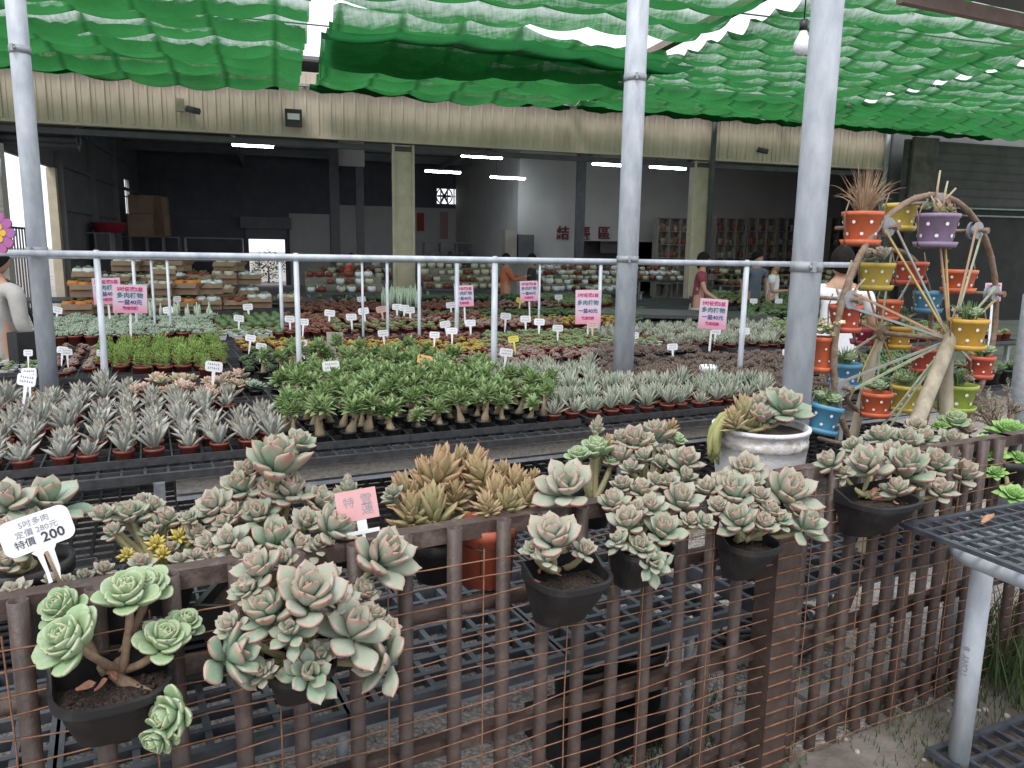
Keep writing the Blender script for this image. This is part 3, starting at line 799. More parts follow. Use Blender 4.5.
# ---------------------------------------------------------------- shade net
def netmat(name, c, op0, op1, whiteness):
    m, nt, out = newmat(name)
    at = nt.nodes.new('ShaderNodeAttribute'); at.attribute_name = 'tint'
    f = noise(nt, 1.3, 4, stretch=(1, 1, 1)); g = noise(nt, 26, 3, stretch=(1, .10, .3)); h = noise(nt, 9, 3, stretch=(.5, 2, 1))
    col = mixc(nt, ramp(nt, f, .35, .7), c, tuple(x * .72 for x in c))
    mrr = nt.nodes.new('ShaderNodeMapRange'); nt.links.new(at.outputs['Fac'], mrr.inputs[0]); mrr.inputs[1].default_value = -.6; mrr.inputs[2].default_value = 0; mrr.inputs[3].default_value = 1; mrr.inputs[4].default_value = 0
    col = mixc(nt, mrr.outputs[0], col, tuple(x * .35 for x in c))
    df = N(nt, 'BsdfDiffuse'); tr = nt.nodes.new('ShaderNodeBsdfTranslucent'); tp = nt.nodes.new('ShaderNodeBsdfTransparent')
    nt.links.new(col, df.inputs[0]); nt.links.new(col, tr.inputs[0])
    m1 = nt.nodes.new('ShaderNodeMixShader'); m1.inputs[0].default_value = .66
    nt.links.new(df.outputs[0], m1.inputs[1]); nt.links.new(tr.outputs[0], m1.inputs[2])
    # open share of the weave: more where the folds pull it thin
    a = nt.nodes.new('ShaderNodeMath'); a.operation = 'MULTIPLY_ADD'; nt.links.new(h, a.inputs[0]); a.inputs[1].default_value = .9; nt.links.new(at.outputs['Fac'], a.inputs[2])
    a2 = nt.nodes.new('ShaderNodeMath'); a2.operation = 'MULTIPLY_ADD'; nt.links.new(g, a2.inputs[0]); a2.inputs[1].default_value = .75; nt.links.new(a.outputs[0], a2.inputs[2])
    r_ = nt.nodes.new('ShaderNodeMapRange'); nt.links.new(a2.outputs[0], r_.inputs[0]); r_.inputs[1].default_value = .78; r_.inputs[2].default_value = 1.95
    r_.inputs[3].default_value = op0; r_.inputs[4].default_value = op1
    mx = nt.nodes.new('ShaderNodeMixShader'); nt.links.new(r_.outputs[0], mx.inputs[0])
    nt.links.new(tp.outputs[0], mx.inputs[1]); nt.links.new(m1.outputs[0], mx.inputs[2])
    nt.links.new(mx.outputs[0], out.inputs[0]); return m
M['net'] = netmat('green_shade_net', (.040, .215, .06), .98, .48, 0)
M['net_dense'] = netmat('dense_shade_net', (.028, .18, .055), .97, .75, 0)
def net(q0, q1, w0, w1, z, lam, A, label, m, lam2=.85, A2=.05, seed=0, gap=None, near=6.0, skew=0.0, zs=0.0):
    rg = random.Random(seed); b = MB(); nq = int((q1 - q0) / .09); nw = int((w1 - w0) / .04)
    o0 = BD.P(q0, w0, z); vs = []; tt = []
    ph = [rg.uniform(.8, 1.2) for _ in range(200)]
    for i in range(nq + 1):
        q = q0 + (q1 - q0) * i / nq
        for j in range(nw + 1):
            w_ = w0 + (w1 - w0) * j / nw
            s = (-w_ + skew * (q - q0) + .12 * sin(q * .9 + seed) + .05 * sin(q * 2.7)) / lam; k = math.floor(s); x = s - k
            am = A * ph[(k + seed) % 200] * (1 + .25 * sin(q * 1.1 + k * 2.1))
            sag = am * (4 * x * (1 - x)) ** .6
            qx = (q / lam2 + .5 * (k % 2) * (1 if lam < .7 else 0)) % 1.0; sag2 = A2 * (4 * qx * (1 - qx))
            jag = .0
            vs.append(BD.P(q, w_, z - sag - sag2 * (0.4 + .6 * 4 * x * (1 - x)) + zs * -w_) - o0)
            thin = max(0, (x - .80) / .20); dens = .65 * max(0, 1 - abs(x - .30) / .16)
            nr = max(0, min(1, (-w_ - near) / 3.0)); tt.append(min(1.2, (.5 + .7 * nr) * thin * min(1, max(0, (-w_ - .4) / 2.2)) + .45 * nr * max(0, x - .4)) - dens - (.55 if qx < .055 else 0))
    fs = []
    for i in range(nq):
        for j in range(nw):
            a = i * (nw + 1) + j; fs.append((a, a + nw + 1, a + nw + 2, a + 1))
    b.add(vs, fs, 0, tt, True)
    return tag(b.build('shade_net', m, loc=o0), label, 'shade net')
ZN = 5.20
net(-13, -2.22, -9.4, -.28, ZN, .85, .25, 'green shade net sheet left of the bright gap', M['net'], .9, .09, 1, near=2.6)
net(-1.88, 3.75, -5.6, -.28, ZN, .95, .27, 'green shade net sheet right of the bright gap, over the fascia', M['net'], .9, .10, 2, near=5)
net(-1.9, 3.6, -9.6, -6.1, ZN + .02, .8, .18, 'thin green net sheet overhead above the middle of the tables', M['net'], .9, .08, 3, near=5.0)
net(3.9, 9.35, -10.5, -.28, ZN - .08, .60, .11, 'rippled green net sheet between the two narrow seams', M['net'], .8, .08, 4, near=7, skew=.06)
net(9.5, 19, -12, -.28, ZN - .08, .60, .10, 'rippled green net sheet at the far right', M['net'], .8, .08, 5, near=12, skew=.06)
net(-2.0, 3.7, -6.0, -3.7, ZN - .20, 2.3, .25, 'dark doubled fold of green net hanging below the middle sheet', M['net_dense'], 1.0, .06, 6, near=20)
# bunched edge of net along the building
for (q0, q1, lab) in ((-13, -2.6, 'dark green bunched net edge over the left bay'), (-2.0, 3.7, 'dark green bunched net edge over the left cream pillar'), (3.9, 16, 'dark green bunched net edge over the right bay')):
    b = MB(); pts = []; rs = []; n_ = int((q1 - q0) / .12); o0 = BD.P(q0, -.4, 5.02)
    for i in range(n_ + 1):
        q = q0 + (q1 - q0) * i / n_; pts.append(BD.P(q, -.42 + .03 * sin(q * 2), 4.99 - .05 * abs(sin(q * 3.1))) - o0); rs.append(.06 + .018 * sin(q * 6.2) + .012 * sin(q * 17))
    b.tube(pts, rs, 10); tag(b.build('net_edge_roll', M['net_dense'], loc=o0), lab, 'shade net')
M['beam_pink'] = mat('primed_beam', (.33, .25, .22), (.26, .19, .17), 4, .6)
for (q, lab) in ((3.83, 'primed steel purlin above the first net seam'), (9.43, 'primed steel purlin above the second net seam')):
    b = MB(); b.box((0, 0, 0), (.16, 11, .12), 0, RZB); tag(b.build('purlin', M['beam_pink'], loc=BD.P(q, -5.6, 5.30)), lab, 'beam')
for (w_, lab) in ((-1.8, 'thin support cable nearest the fascia'), (-4.2, 'thin support cable over the far tables'), (-7.0, 'thin support cable highest in the picture')):
    b = MB(); b.tube([BD.P(-13, w_, 5.2) - BD.P(0, w_, 5.2), BD.P(19, w_, 5.2) - BD.P(0, w_, 5.2)], .012, 6); tag(b.build('support_cable', M['steel_dark'], loc=BD.P(0, w_, 5.2)), lab, 'cable')
b = MB(); b.tube([Vector((0, 0, 0)), BD.P(-2.3, -.3, 5.05) - BD.P(-2.3, -9, 5.05)], .03, 8)
# eave of another roof, upper right
a = PZ(900, -4, 4.75); c = PZ(1100, 38, 4.75); dr = (c - a).normalized(); nn = Vector((dr.y, -dr.x, 0))
b = MB(); b.bar((0, 0, 0), c - a, .10, .16, 0); b.bar(nn * .9 + Vector((0, 0, .12)), c - a + nn * .9 + Vector((0, 0, .12)), 1.7, .06, 1)
tag(b.build('roof_eave', [M['beam_pink'], M['darkwall']], loc=a), 'brown edged dark roof eave at the top right corner', 'roof edge')
# light bulb
p = PY(803, 36, 7.0); r = thing('light_bulb', 'white bulb hanging from a black socket beside the right pole', 'light bulb', p)
b = MB(); b.lathe([(.001, -.16), (.05, -.15), (.075, -.10), (.07, -.05), (.035, .02), (.03, .05)], 16); b.build('globe', M['white'], r)
b = MB(); b.tube([(0, 0, .04), (0, 0, .13)], .035, 12); b.build('socket', M['black_plastic'], r)
b = MB(); b.tube([(0, 0, .13), (0, 0, 5.2 - p.z)], .006, 6); b.build('cord', M['black_plastic'], r)

# ---------------------------------------------------------------- dark shed right of the warehouse
o0 = BD.P(13.3, -.5, 0); SH = thing('shed', 'dark panelled shed wall behind the wheel planter', 'shed', o0)
def sp(q, w_, z): return BD.P(q, w_, z) - o0
def sbox(b, q0, q1, w0, w1, z0, z1, mi=0): b.box(sp((q0 + q1) / 2, (w0 + w1) / 2, (z0 + z1) / 2), (q1 - q0, w1 - w0, z1 - z0), mi, RZB)
M['shed_dark'] = mat('shed_sheet', (.022, .022, .024), (.04, .038, .038), 2, .8)
b = MB(); sbox(b, 13.3, 26, -.5, -.4, 0, 3.1); b.build('wall', M['shed_dark'], SH)
b = MB(); sbox(b, 13.0, 26, -.62, -.5, 3.1, 4.75)
z = 3.15
while z < 4.7: sbox(b, 13.0, 26, -.65, -.621, z, z + .03); z += .22
b.build('panel', mat('shed_panel', (.07, .065, .07), (.10, .095, .10), 2, .8), SH)
b = MB(); sbox(b, 13.1, 13.9, -.75, -.66, 3.0, 4.8); b.build('brown_panel', mat('weathered_sheet', (.13, .11, .10), (.06, .05, .05), 3, .8), SH)
b = MB(); b.tube([sp(14.2, -.7, 3.05), sp(26, -.7, 3.12)], .025, 8); b.tube([sp(14.2, -.7, 2.86), sp(26, -.7, 2.93)], .025, 8); b.build('conduit', M['galv'], SH)
# neighbouring house seen through the side door
p = BD.P(-30, 14, 0)
r = thing('neighbour_house', 'white house with a grey tiled roof seen through the left side opening', 'house', p, (0, 0, .2))
b = MB(); b.box((0, 0, 1.2), (16, 8, 2.4)); b.build('wall', M['whitewall'], r)
b = MB(); b.add([(-8.5, -4.6, 2.4), (8.5, -4.6, 2.4), (7, 0, 4.3), (-7, 0, 4.3), (-8.5, 4.6, 2.4), (8.5, 4.6, 2.4)], [(0, 1, 2, 3), (1, 5, 2), (5, 4, 3, 2), (4, 0, 3)])
for i in range(14):
    f = i / 14; b.box((0, -4.6 + 4.6 * f, 2.43 + 1.9 * f), (17 - 3 * f, .08, .05), 0)
b.build('roof', mat('grey_tile', (.10, .105, .11), (.16, .165, .17), 6, .8), r)
b = MB()
for x in (-5, 0, 5): b.box((x, -4.02, 1.3), (1.6, .05, 1.1))
b.build('window', M['steel_dark'], r)
# tall black gate at the side opening
p = BD.P(-8.6, 2.2, 0); r = thing('metal_gate', 'black barred gate standing in the left side opening', 'gate', p, (0, 0, BD.a + PI / 2))
b = MB()
for i in range(12): b.box((i * .22, 0, 1.05), (.03, .03, 2.1))
b.build('bars', M['steel_dark'], r)
b = MB(); b.box((1.2, 0, 2.08), (2.6, .05, .05)); b.box((1.2, 0, .3), (2.6, .05, .05)); b.box((-.08, 0, 1.1), (.05, .05, 2.2)); b.box((2.5, 0, 1.1), (.05, .05, 2.2)); b.build('gate_frame', M['steel_dark'], r)
for (u, v, lab) in ((22, 200, 'thin dark upright beside the left pole'), (28, 200, 'second thin upright closest to the left pole')):
    pass
# bush outside, and one behind the back door
def bush(p, R, label, n=900, name='bush', col='weed'):
    b = MB(); rg = random.Random(int(p.x * 10)); 
    for _ in range(n):
        d = Vector((rg.gauss(0, 1), rg.gauss(0, 1), rg.gauss(0, .8))).normalized() * R * rg.uniform(.55, 1.05)
        c_ = d + Vector((0, 0, R)); l = R * .16; a_ = rg.uniform(0, 6.28); e_ = rg.uniform(-.5, 1)
        dd = Vector((cos(a_) * cos(e_), sin(a_) * cos(e_), sin(e_))) * l; sdv = dd.cross(Vector((0, 0, 1))).normalized() * l * .35
        b.add([c_, c_ + dd * .5 + sdv, c_ + dd, c_ + dd * .5 - sdv], [(0, 1, 2, 3)], 0, [0, .3, 0, .3])
    r = thing(name, label, 'bush', p); b.build('foliage', M[col], r)
    b = MB(); b.tube([(0, 0, 0), (0, 0, R)], R * .06, 6); b.build('stem', M['wood'], r)
bush(BD.P(-11.3, 6.5, 1.2), .8, 'green bush outside the left side opening')
bush(BD.P((dq0 + dq1) / 2, WB + 3, 0), .8, 'bush in daylight behind the back door')
# ---------------------------------------------------------------- leaf materials
LM = {}
LM['grey'] = leafmat('grey_rosette_leaf', (.19, .29, .20), (.29, .325, .25), (.43, .21, .175), .48, .36, 1.1, .6, scale=6, spots=22)
LM['green'] = leafmat('green_rosette_leaf', (.20, .32, .165), (.28, .38, .215), (.42, .40, .27), .5, .55, 1.1, .3, scale=12, spots=26)
LM['copper'] = leafmat('copper_leaf', (.31, .33, .17), (.40, .31, .18), (.46, .21, .15), .45, .4, 1.1, .3, scale=18)
LM['bright'] = leafmat('bright_green_leaf', (.20, .38, .11), (.28, .46, .16), (.34, .20, .12), .45, .75, 1.2, .2, scale=14)
LM['yellow'] = leafmat('yellow_sedum_leaf', (.44, .42, .12), (.52, .40, .10), (.50, .26, .08), .5, .4, 1.0, .2)
LM['silver'] = leafmat('silver_felt_leaf', (.43, .45, .41), (.32, .335, .29), (.19, .13, .09), .85, .55, 1.25, .3)
LM['adenium'] = leafmat('adenium_leaf', (.19, .30, .11), (.27, .37, .16), (.37, .43, .23), .4, .6, 1.2, .3, .2)
LM['striped'] = leafmat('striped_leaf', (.25, .32, .24), (.36, .38, .31), (.48, .44, .36), .55, .35, .9, .3)
LM['dark'] = leafmat('dull_brown_leaf', (.13, .12, .10), (.19, .155, .13), (.22, .12, .10), .6, .4, 1.0, .35)
LM['lime'] = leafmat('lime_sedum', (.24, .37, .09), (.32, .44, .14), (.36, .42, .17), .6, .5, 1, .2, .15)
LM['mauve'] = leafmat('mauve_rosette', (.25, .18, .16), (.20, .21, .15), (.34, .22, .20), .6, .3, 1, .3)
LM['darkred'] = leafmat('dark_red_leaf', (.15, .07, .06), (.20, .14, .09), (.27, .11, .09), .5, .3, 1, .3)
LM['small'] = leafmat('mixed_green_leaf', (.12, .22, .09), (.20, .28, .13), (.26, .24, .14), .6, .4, 1, .4)
LM['deep'] = leafmat('deep_green_leaf', (.055, .12, .05), (.09, .16, .07), (.16, .18, .09), .5, .4, 1, .3)
LM['flower'] = leafmat('yellow_flower_leaf', (.13, .17, .06), (.32, .27, .07), (.50, .30, .06), .6, .4, 1.1, .5)
LM['orange'] = leafmat('orange_brown_leaf', (.34, .17, .07), (.26, .12, .06), (.42, .24, .10), .6, .4, 1, .3)
LM['pinkvar'] = leafmat('pink_variegated_leaf', (.33, .41, .24), (.46, .44, .33), (.44, .11, .14), .5, .35, .9, .4)
LM['palecol'] = leafmat('pale_column', (.34, .44, .32), (.42, .48, .38), (.55, .56, .46), .7, .4, 1, .25)
LM['bluegreen'] = leafmat('blue_green_leaf', (.22, .32, .25), (.28, .36, .28), (.36, .34, .26), .6, .4, 1, .35)
M['caudex'] = mat('caudex_bark', (.30, .235, .15), (.22, .17, .10), 30, .7, 0, .2)
M['whitepot'] = mat('small_white_pot', (.62, .64, .66), (.54, .56, .58), 20, .5)

def pot_bm(b, r, h, mi=0, soil=1, n=14, taper=.72):
    b.lathe([(.001, 0), (r * taper, 0), (r * .96, h * .82), (r * 1.04, h * .82), (r * 1.06, h), (r * .95, h), (r * .92, h * .86)], n, mi)
    b.lathe([(r * .925, h * .86), (.001, h * .9)], n, soil)
def sqpot_bm(b, r, h, mi=0, soil=1, n=4):
    b.lathe([(.001, 0), (r * .95, 0), (r * 1.3, h * .9), (r * 1.42, h * .9), (r * 1.42, h), (r * 1.28, h), (r * 1.2, h * .86)], 4, mi, a0=PI / 4, a1=PI / 4 + 2 * PI, smooth=False)
    b.lathe([(r * 1.2, h * .86), (.001, h * .88)], 4, soil, a0=PI / 4, a1=PI / 4 + 2 * PI, smooth=False)

# each builder adds foliage into b, standing on z0 with material index mi
def f_silver(b, g, z0, mi):
    n = 15
    for i in range(n):
        f = i / (n - 1); ph = i * 2.4 + g.uniform(-.2, .2)
        add_leaf(b, leaf_matrix(ph, rad(6 + 52 * f + g.uniform(-7, 7)), Vector((cos(ph) * .010, sin(ph) * .010, z0 + .035 - .03 * f))), .125 * g.uniform(.72, 1.1) * (.75 + .25 * f), .0145, .0035, 'lance', .9, .12, mi, 6, 1.0)
def f_adenium(b, g, z0, mi):
    h = g.uniform(.10, .135); lx, ly = g.uniform(-.01, .01), g.uniform(-.01, .01)
    b.tube([(0, 0, z0 - .01), (lx * .3, ly * .3, z0 + .015), (lx, ly, z0 + .05), (lx * 1.4, ly * 1.4, z0 + h)], [.021, .023, .013, .008], 9, mi + 1)
    heads = [(lx * 1.4, ly * 1.4, z0 + h)]
    for k in range(g.choice([2, 3])):
        a = g.uniform(0, 6.28); e = Vector((lx + cos(a) * .032, ly + sin(a) * .032, z0 + h * g.uniform(.9, 1.15)))
        b.tube([(lx, ly, z0 + h * .55), e], [.008, .006], 6, mi + 1); heads.append(tuple(e))
    for hd in heads:
        m = 15
        for i in range(m):
            f = i / (m - 1); ph = i * 2.4 + g.random()
            add_leaf(b, leaf_matrix(ph, rad(12 + 78 * f + g.uniform(-8, 8)), Vector(hd) + Vector((0, 0, .022 - .026 * f))), .068 * g.uniform(.7, 1.15), .0105, .0018, 'lance', .7, -.12, mi, 6)
def f_striped(b, g, z0, mi):
    n = 20
    for i in range(n):
        f = i / (n - 1); ph = i * 2.4 + g.uniform(-.2, .2)
        add_leaf(b, leaf_matrix(ph, rad(5 + 58 * f + g.uniform(-6, 6)), Vector((cos(ph) * .008, sin(ph) * .008, z0 + .01))), .105 * g.uniform(.75, 1.1), .0085, .0035, 'lance', .6, .1, mi, 6, .3)
def mk_ros(n, L, W, T, shape, heads, spread, hz=.01, p1=80, inner=.4, ring=6, stem=False):
    def f(b, g, z0, mi):
        for k in range(heads):
            a = g.uniform(0, 6.28); r = spread * (0 if heads == 1 else g.uniform(.3, 1))
            rosette(b, g, n, L * g.uniform(.8, 1.15), W, T, shape, 8, p1, .4, .2, inner, .3, mi, ring, C=(cos(a) * r, sin(a) * r, z0 + hz + g.uniform(0, .012)))
    return f
f_mauve = mk_ros(14, .036, .6, .22, 'obovate', 3, .030)
f_small = mk_ros(12, .036, .55, .2, 'obovate', 3, .032, .012)
f_deep = mk_ros(12, .045, .4, .15, 'lance', 3, .026, .01, 70)
f_red = mk_ros(12, .036, .5, .2, 'lance', 3, .030, .012)
f_dark = mk_ros(14, .052, .22, .12, 'lance', 3, .022, .005, 66, .5)
f_orange = mk_ros(12, .045, .45, .15, 'lance', 3, .03, .02, 75)
f_blue = mk_ros(14, .050, .42, .16, 'lance', 3, .034, .012, 72)
f_flower = mk_ros(10, .030, .6, .25, 'round', 5, .038, .018, 85)
f_pink = mk_ros(14, .052, .52, .14, 'obovate', 3, .04, .03, 80)
def f_lime(b, g, z0, mi):
    for k in range(16):
        a = g.uniform(0, 6.28); r = .052 * g.random() ** .5; h = g.uniform(.03, .075)
        for i in range(9):
            ph = i * 2.4; f = i / 8
            add_leaf(b, leaf_matrix(ph, rad(20 + 55 * f), Vector((cos(a) * r, sin(a) * r, z0 + h - .03 * f))), .020, .0035, .002, 'needle', 0, .1, mi, 5)
def f_col(b, g, z0, mi):
    for k in range(g.choice([4, 5, 6])):
        a = g.uniform(0, 6.28); r = .035 * g.random(); h = g.uniform(.12, .2)
        b.tube([(cos(a) * r, sin(a) * r, z0), (cos(a) * r * 1.2, sin(a) * r * 1.2, z0 + h * .6), (cos(a) * r * 1.3, sin(a) * r * 1.3, z0 + h)], [.012, .014, .005], 7, mi)
def f_ball(b, g, z0, mi):
    b.ball((0, 0, z0 + .02), .034, mi, 12, 1, 1, .9, .2)
    for i in range(40):
        ph = i * 2.4; th = rad(5 + 80 * i / 40); p = Vector((sin(th) * cos(ph), sin(th) * sin(ph), cos(th) * .9)) * .034
        b.add([p + Vector((0, .002, z0 + .02)), p + Vector((0, -.002, z0 + .02)), p * 1.25 + Vector((0, 0, z0 + .02))], [(0, 1, 2)], mi, [1, 1, 1])

# key: (foliage, leaf mats, pot mat, pot radius, pot height, name, category, label, group, parts?)
SP = {
 'silver': (f_silver, ['silver'], 'brownpot', .041, .062, 'kalanchoe', 'succulent', 'silver felt leaved succulent', 1),
 'adenium': (f_adenium, ['adenium', 'caudex'], 'blackpot', .038, .062, 'desert_rose', 'desert rose', 'swollen trunked desert rose', 1),
 'striped': (f_striped, ['striped'], 'brownpot', .042, .06, 'agave', 'succulent', 'pale grey narrow leaved rosette', 1),
 'dark': (f_dark, ['dark'], 'blackpot', .04, .055, 'haworthia', 'succulent', 'dull brown tufted succulent', 0),
 'pinkvar': (f_pink, ['pinkvar'], 'brownpot', .042, .06, 'pink_crassula', 'succulent', 'pink edged variegated succulent behind the silver plants', 0),
 'palegreen': (f_pink, ['bluegreen'], 'blackpot', .042, .06, 'pale_crassula', 'succulent', 'pale green rosette plant at the end of the pink edged ones', 0),
 'lime': (f_lime, ['lime'], 'brownpot', .045, .06, 'lime_sedum', 'succulent', 'lime green fine leaved mound', 0),
 'mauve': (f_mauve, ['mauve'], 'brownpot', .040, .055, 'mauve_echeveria', 'succulent', 'mauve brown small rosette plant', 0),
 'darkred': (f_red, ['darkred'], 'brownpot', .042, .055, 'red_sedum', 'succulent', 'dark red small succulent', 0),
 'small': (f_small, ['small'], 'brownpot', .042, .055, 'green_echeveria', 'succulent', 'small mid green rosette plant', 0),
 'whitetray': (f_small, ['small'], 'whitepot', .044, .05, 'white_pot_echeveria', 'succulent', 'small green rosette plant in a white pot', 0),
 'deep': (f_deep, ['deep'], 'blackpot', .042, .055, 'gasteria', 'succulent', 'deep green small succulent', 0),
 'flower': (f_flower, ['flower'], 'brownpot', .044, .055, 'purslane', 'flowering plant', 'yellow tipped low plant', 0),
 'orange': (f_orange, ['orange'], 'brownpot', .044, .055, 'orange_sedum', 'succulent', 'orange brown bushy succulent', 0),
 'blue': (f_blue, ['bluegreen'], 'brownpot', .044, .06, 'senecio', 'succulent', 'blue green bushy succulent', 0),
 'column': (f_col, ['palecol'], 'brownpot', .044, .06, 'columnar_cactus', 'cactus', 'pale green upright columnar plant', 0),
 'jade': (f_deep, ['small'], 'brownpot', .042, .055, 'jade_plant', 'succulent', 'low olive green plant', 0),
 'aloe': (f_blue, ['deep'], 'blackpot', .042, .055, 'aloe', 'succulent', 'dark green spiky small plant', 0),
 'ball': (f_ball, ['deep'], 'brownpot', .042, .05, 'ball_cactus', 'cactus', 'round dark green cactus', 0),
}
POOL = {}
for key, (fb, lm, pm, pr, ph_, nm, cat, lab, parts) in SP.items():
    mats = [LM.get(x) or M[x] for x in lm]; var = []
    for k in range(5 if parts else 4):
        g = random.Random(hash(key) % 1000 if False else sum(map(ord, key)) * 7 + k)
        if parts:
            b = MB(); fb(b, g, ph_ * .88, 0); var.append(b.mesh(nm + '_foliage', mats))
        else:
            b = MB(); (sqpot_bm if key == 'whitetray' else pot_bm)(b, pr, ph_, len(mats), len(mats) + 1, 10); fb(b, g, ph_ * .88, 0)
            var.append(b.mesh(nm, mats + [M[pm], M['soil']]))
    pmesh = None
    if parts:
        b = MB(); pot_bm(b, pr, ph_, 0, 1); pmesh = b.mesh('plant_pot', [M[pm], M['soil']])
    POOL[key] = (var, pmesh)

GRP = {}
def potted(key, p, g, label, group, sc=1.0):
    fb, lm, pm, pr, ph_, nm, cat, lab, parts = SP[key]; var, pmesh = POOL[key]
    rz = g.uniform(0, 6.28); s_ = sc * g.uniform(.8, 1.16)
    if parts:
        o = thing(nm, label, cat, p, (0, 0, 0), group)
        place('pot', pmesh, o); place('foliage', g.choice(var), o, None, (g.uniform(-.16, .16), g.uniform(-.16, .16), rz), (s_, s_, s_ * g.uniform(.82, 1.12)))
    else:
        o = place(nm, g.choice(var), None, p, (0, 0, rz), s_); tag(o, label, cat, group)
    return o

# ---------------------------------------------------------------- the plant tables
ZT = .81
TABLES = [('a', -.75, 6.6, .0, 1.80), ('b', -1.6, 9.8, 2.12, 4.20), ('c', -2.6, 11.5, 4.70, 6.90), ('d', -3.4, 14.5, 7.40, 9.7)]
TLAB = ['nearest long plant table with grid top', 'second long plant table behind the nearest', 'third long plant table, below the pink price signs', 'farthest long plant table before the warehouse']
for (k, s0, s1, t0, t1), lb in zip(TABLES, TLAB):
    o0 = TB.P(s0, t0, 0); r = thing('plant_table', lb, 'table', o0); P = lambda s, t, z: TB.P(s, t, z) - o0
    b = MB()
    dsp = .09 if k == 'a' else .16
    grid_bm(b, P, s0, s1, t0, t1, ZT - .006, dsp, dsp, .012, .018, .025, .034)
    b.build('grid_top', M['black_tray'], r)
    if k != 'a':
        b = MB(); c = P((s0 + s1) / 2, (t0 + t1) / 2, ZT - .06); b.box(c, (s1 - s0 - .06, t1 - t0 - .06, .012), 0, Matrix.Rotation(TB.a, 3, 'Z')); b.build('lining', M['black_tray'], r)
    n = int((s1 - s0) / 1.15)
    for i in range(n + 1):
        for t in (t0 + .09, t1 - .09):
            c = P(s0 + .12 + (s1 - s0 - .24) * i / n, t, 0); b = MB(); b.box((c.x, c.y, (ZT - .07) / 2), (.045, .045, ZT - .07), 0, Matrix.Rotation(TB.a, 3, 'Z')); b.build('leg', M['galv_dull'], r)
    if k == 'a':
        b = MB(); b.bar(P(.62, .03, ZT - .078), P(s1, .03, ZT - .078), .03, .06); b.build('edge_board', M['wood'], r)
        b = MB(); b.bar(P(.62, .035, ZT - .13), P(s1, .035, ZT - .13), .03, .018); b.build('edge_strip', M['galv_dull'], r)
        b = MB(); grid_bm(b, P, s0 + .1, s1 - .1, .2, 1.6, .30, .10, .10, .014, .02); b.build('lower_shelf', M['black_tray'], r)

def R(u0, v0, u1, v1): return lambda u, v: u0 <= u <= u1 and v0 <= v <= v1
def front_is(ulo, uhi): return lambda u, v: ulo <= u <= uhi
RULES = {
 'a': [ (lambda u, v: u < 62 and v < 402, 'orange', .13, 1.2), (lambda u, v: 140 < u < 236 and v < 404, 'pinkvar', .13, 1.25), (lambda u, v: 236 <= u < 284 and v < 393, 'palegreen', .13, 1.0),
        (lambda u, v: 228 < u < 284 and v < 424, None, .13, 1),
        (lambda u, v: u < 284, 'silver', .124, .92), (lambda u, v: u < 548 and (v > 398 or u < 488), 'adenium', .122, .98),
        (lambda u, v: u < 592 + (v - 372) * 1.2 and v < 372 and u > 560, 'dark', .115, 1.0), (lambda u, v: u < 775 and (v > 385 or u < 596), 'striped', .124, 1.0), (lambda u, v: u < 860 and v < 394, 'dark', .11, 1.15), (lambda u, v: u > 862, 'aloe', .17, 1.7)],
 'b': [ (R(-60, 355, 46, 372), 'whitetray', .13, 1.0), (R(-60, 300, 30, 356), 'orange', .13, 1.1), (R(46, 350, 102, 375), 'mauve', .12, 1), (R(98, 349, 222, 372), 'lime', .135, 1.25), 
        (R(222, 345, 245, 372), None, .13, 1), (R(236, 352, 282, 372), 'deep', .12, 1), (R(30, 300, 200, 351), 'mauve', .12, 1.1), (R(200, 300, 240, 346), 'darkred', .12, 1),
        (lambda u, v: 262 < u < 486 and v > 366, 'adenium', .122, .98), (R(240, 300, 300, 352), 'flower', .13, 1.0), (R(282, 345, 485, 356), 'flower', .125, 1.15), (R(282, 356, 485, 367), 'mauve', .12, 1.0), (R(300, 300, 480, 341), 'darkred', .12, 1.0),
        (lambda u, v: 486 <= u < 596 and v > 349, 'mauve', .115, 1.0), (R(480, 300, 600, 349), 'small', .12, 1.0), (R(596, 347, 700, 380), 'dark', .115, 1.0), (R(596, 340, 660, 348), 'whitetray', .12, 1.0), (R(590, 300, 775, 347), 'striped', .14, .9),
        (R(735, 356, 800, 375), 'deep', .12, 1.0), (lambda u, v: u > 775 and v < 352, 'jade', .18, 1.4), (lambda u, v: u > 860, 'aloe', .2, 1.5)],
 'c': [ (lambda u, v: u < 212 and v > 322, 'blue', .13, 1.35), (lambda u, v: u < 112, 'small', .14, 1.3), (lambda u, v: u < 212, 'column', .13, 1.0), (lambda u, v: 206 < u < 274 and v > 329, 'whitetray', .13, 1.0),
        (lambda u, v: u < 282, 'ball', .12, 1.1), (lambda u, v: u < 330, 'darkred', .13, 1.2), (lambda u, v: u < 470 and v > 323, 'small', .15, 1.0), (lambda u, v: u < 560 and v > 320, 'mauve', .14, 1.1), (lambda u, v: u < 480 and v > 316, 'darkred', .14, 1.2),
        (lambda u, v: u < 630 and v > 317, 'flower', .14, .9), (lambda u, v: u < 640, 'deep', .14, 1.2), (lambda u, v: u < 742, None, .3, 1), (lambda u, v: v > 320, 'jade', .19, 1.4), (lambda u, v: u < 1100, 'aloe', .24, 1.7)],
 'd': [ (lambda u, v: u < 300 , None, .3, 1), (lambda u, v: 384 < u < 418, 'column', .15, 1.3), (lambda u, v: u < 500 and v > 303, 'darkred', .16, 1.1), (lambda u, v: u < 560 and v > 302, 'mauve', .17, 1.1), (lambda u, v: u < 540, 'deep', .17, 1.5), (lambda u, v: u < 610, 'small', .17, 1.6), (lambda u, v: u < 705, None, .3, 1), (lambda u, v: u < 800, 'jade', .2, 1.3), (lambda u, v: u < 1100, 'aloe', .28, 1.8)],
}
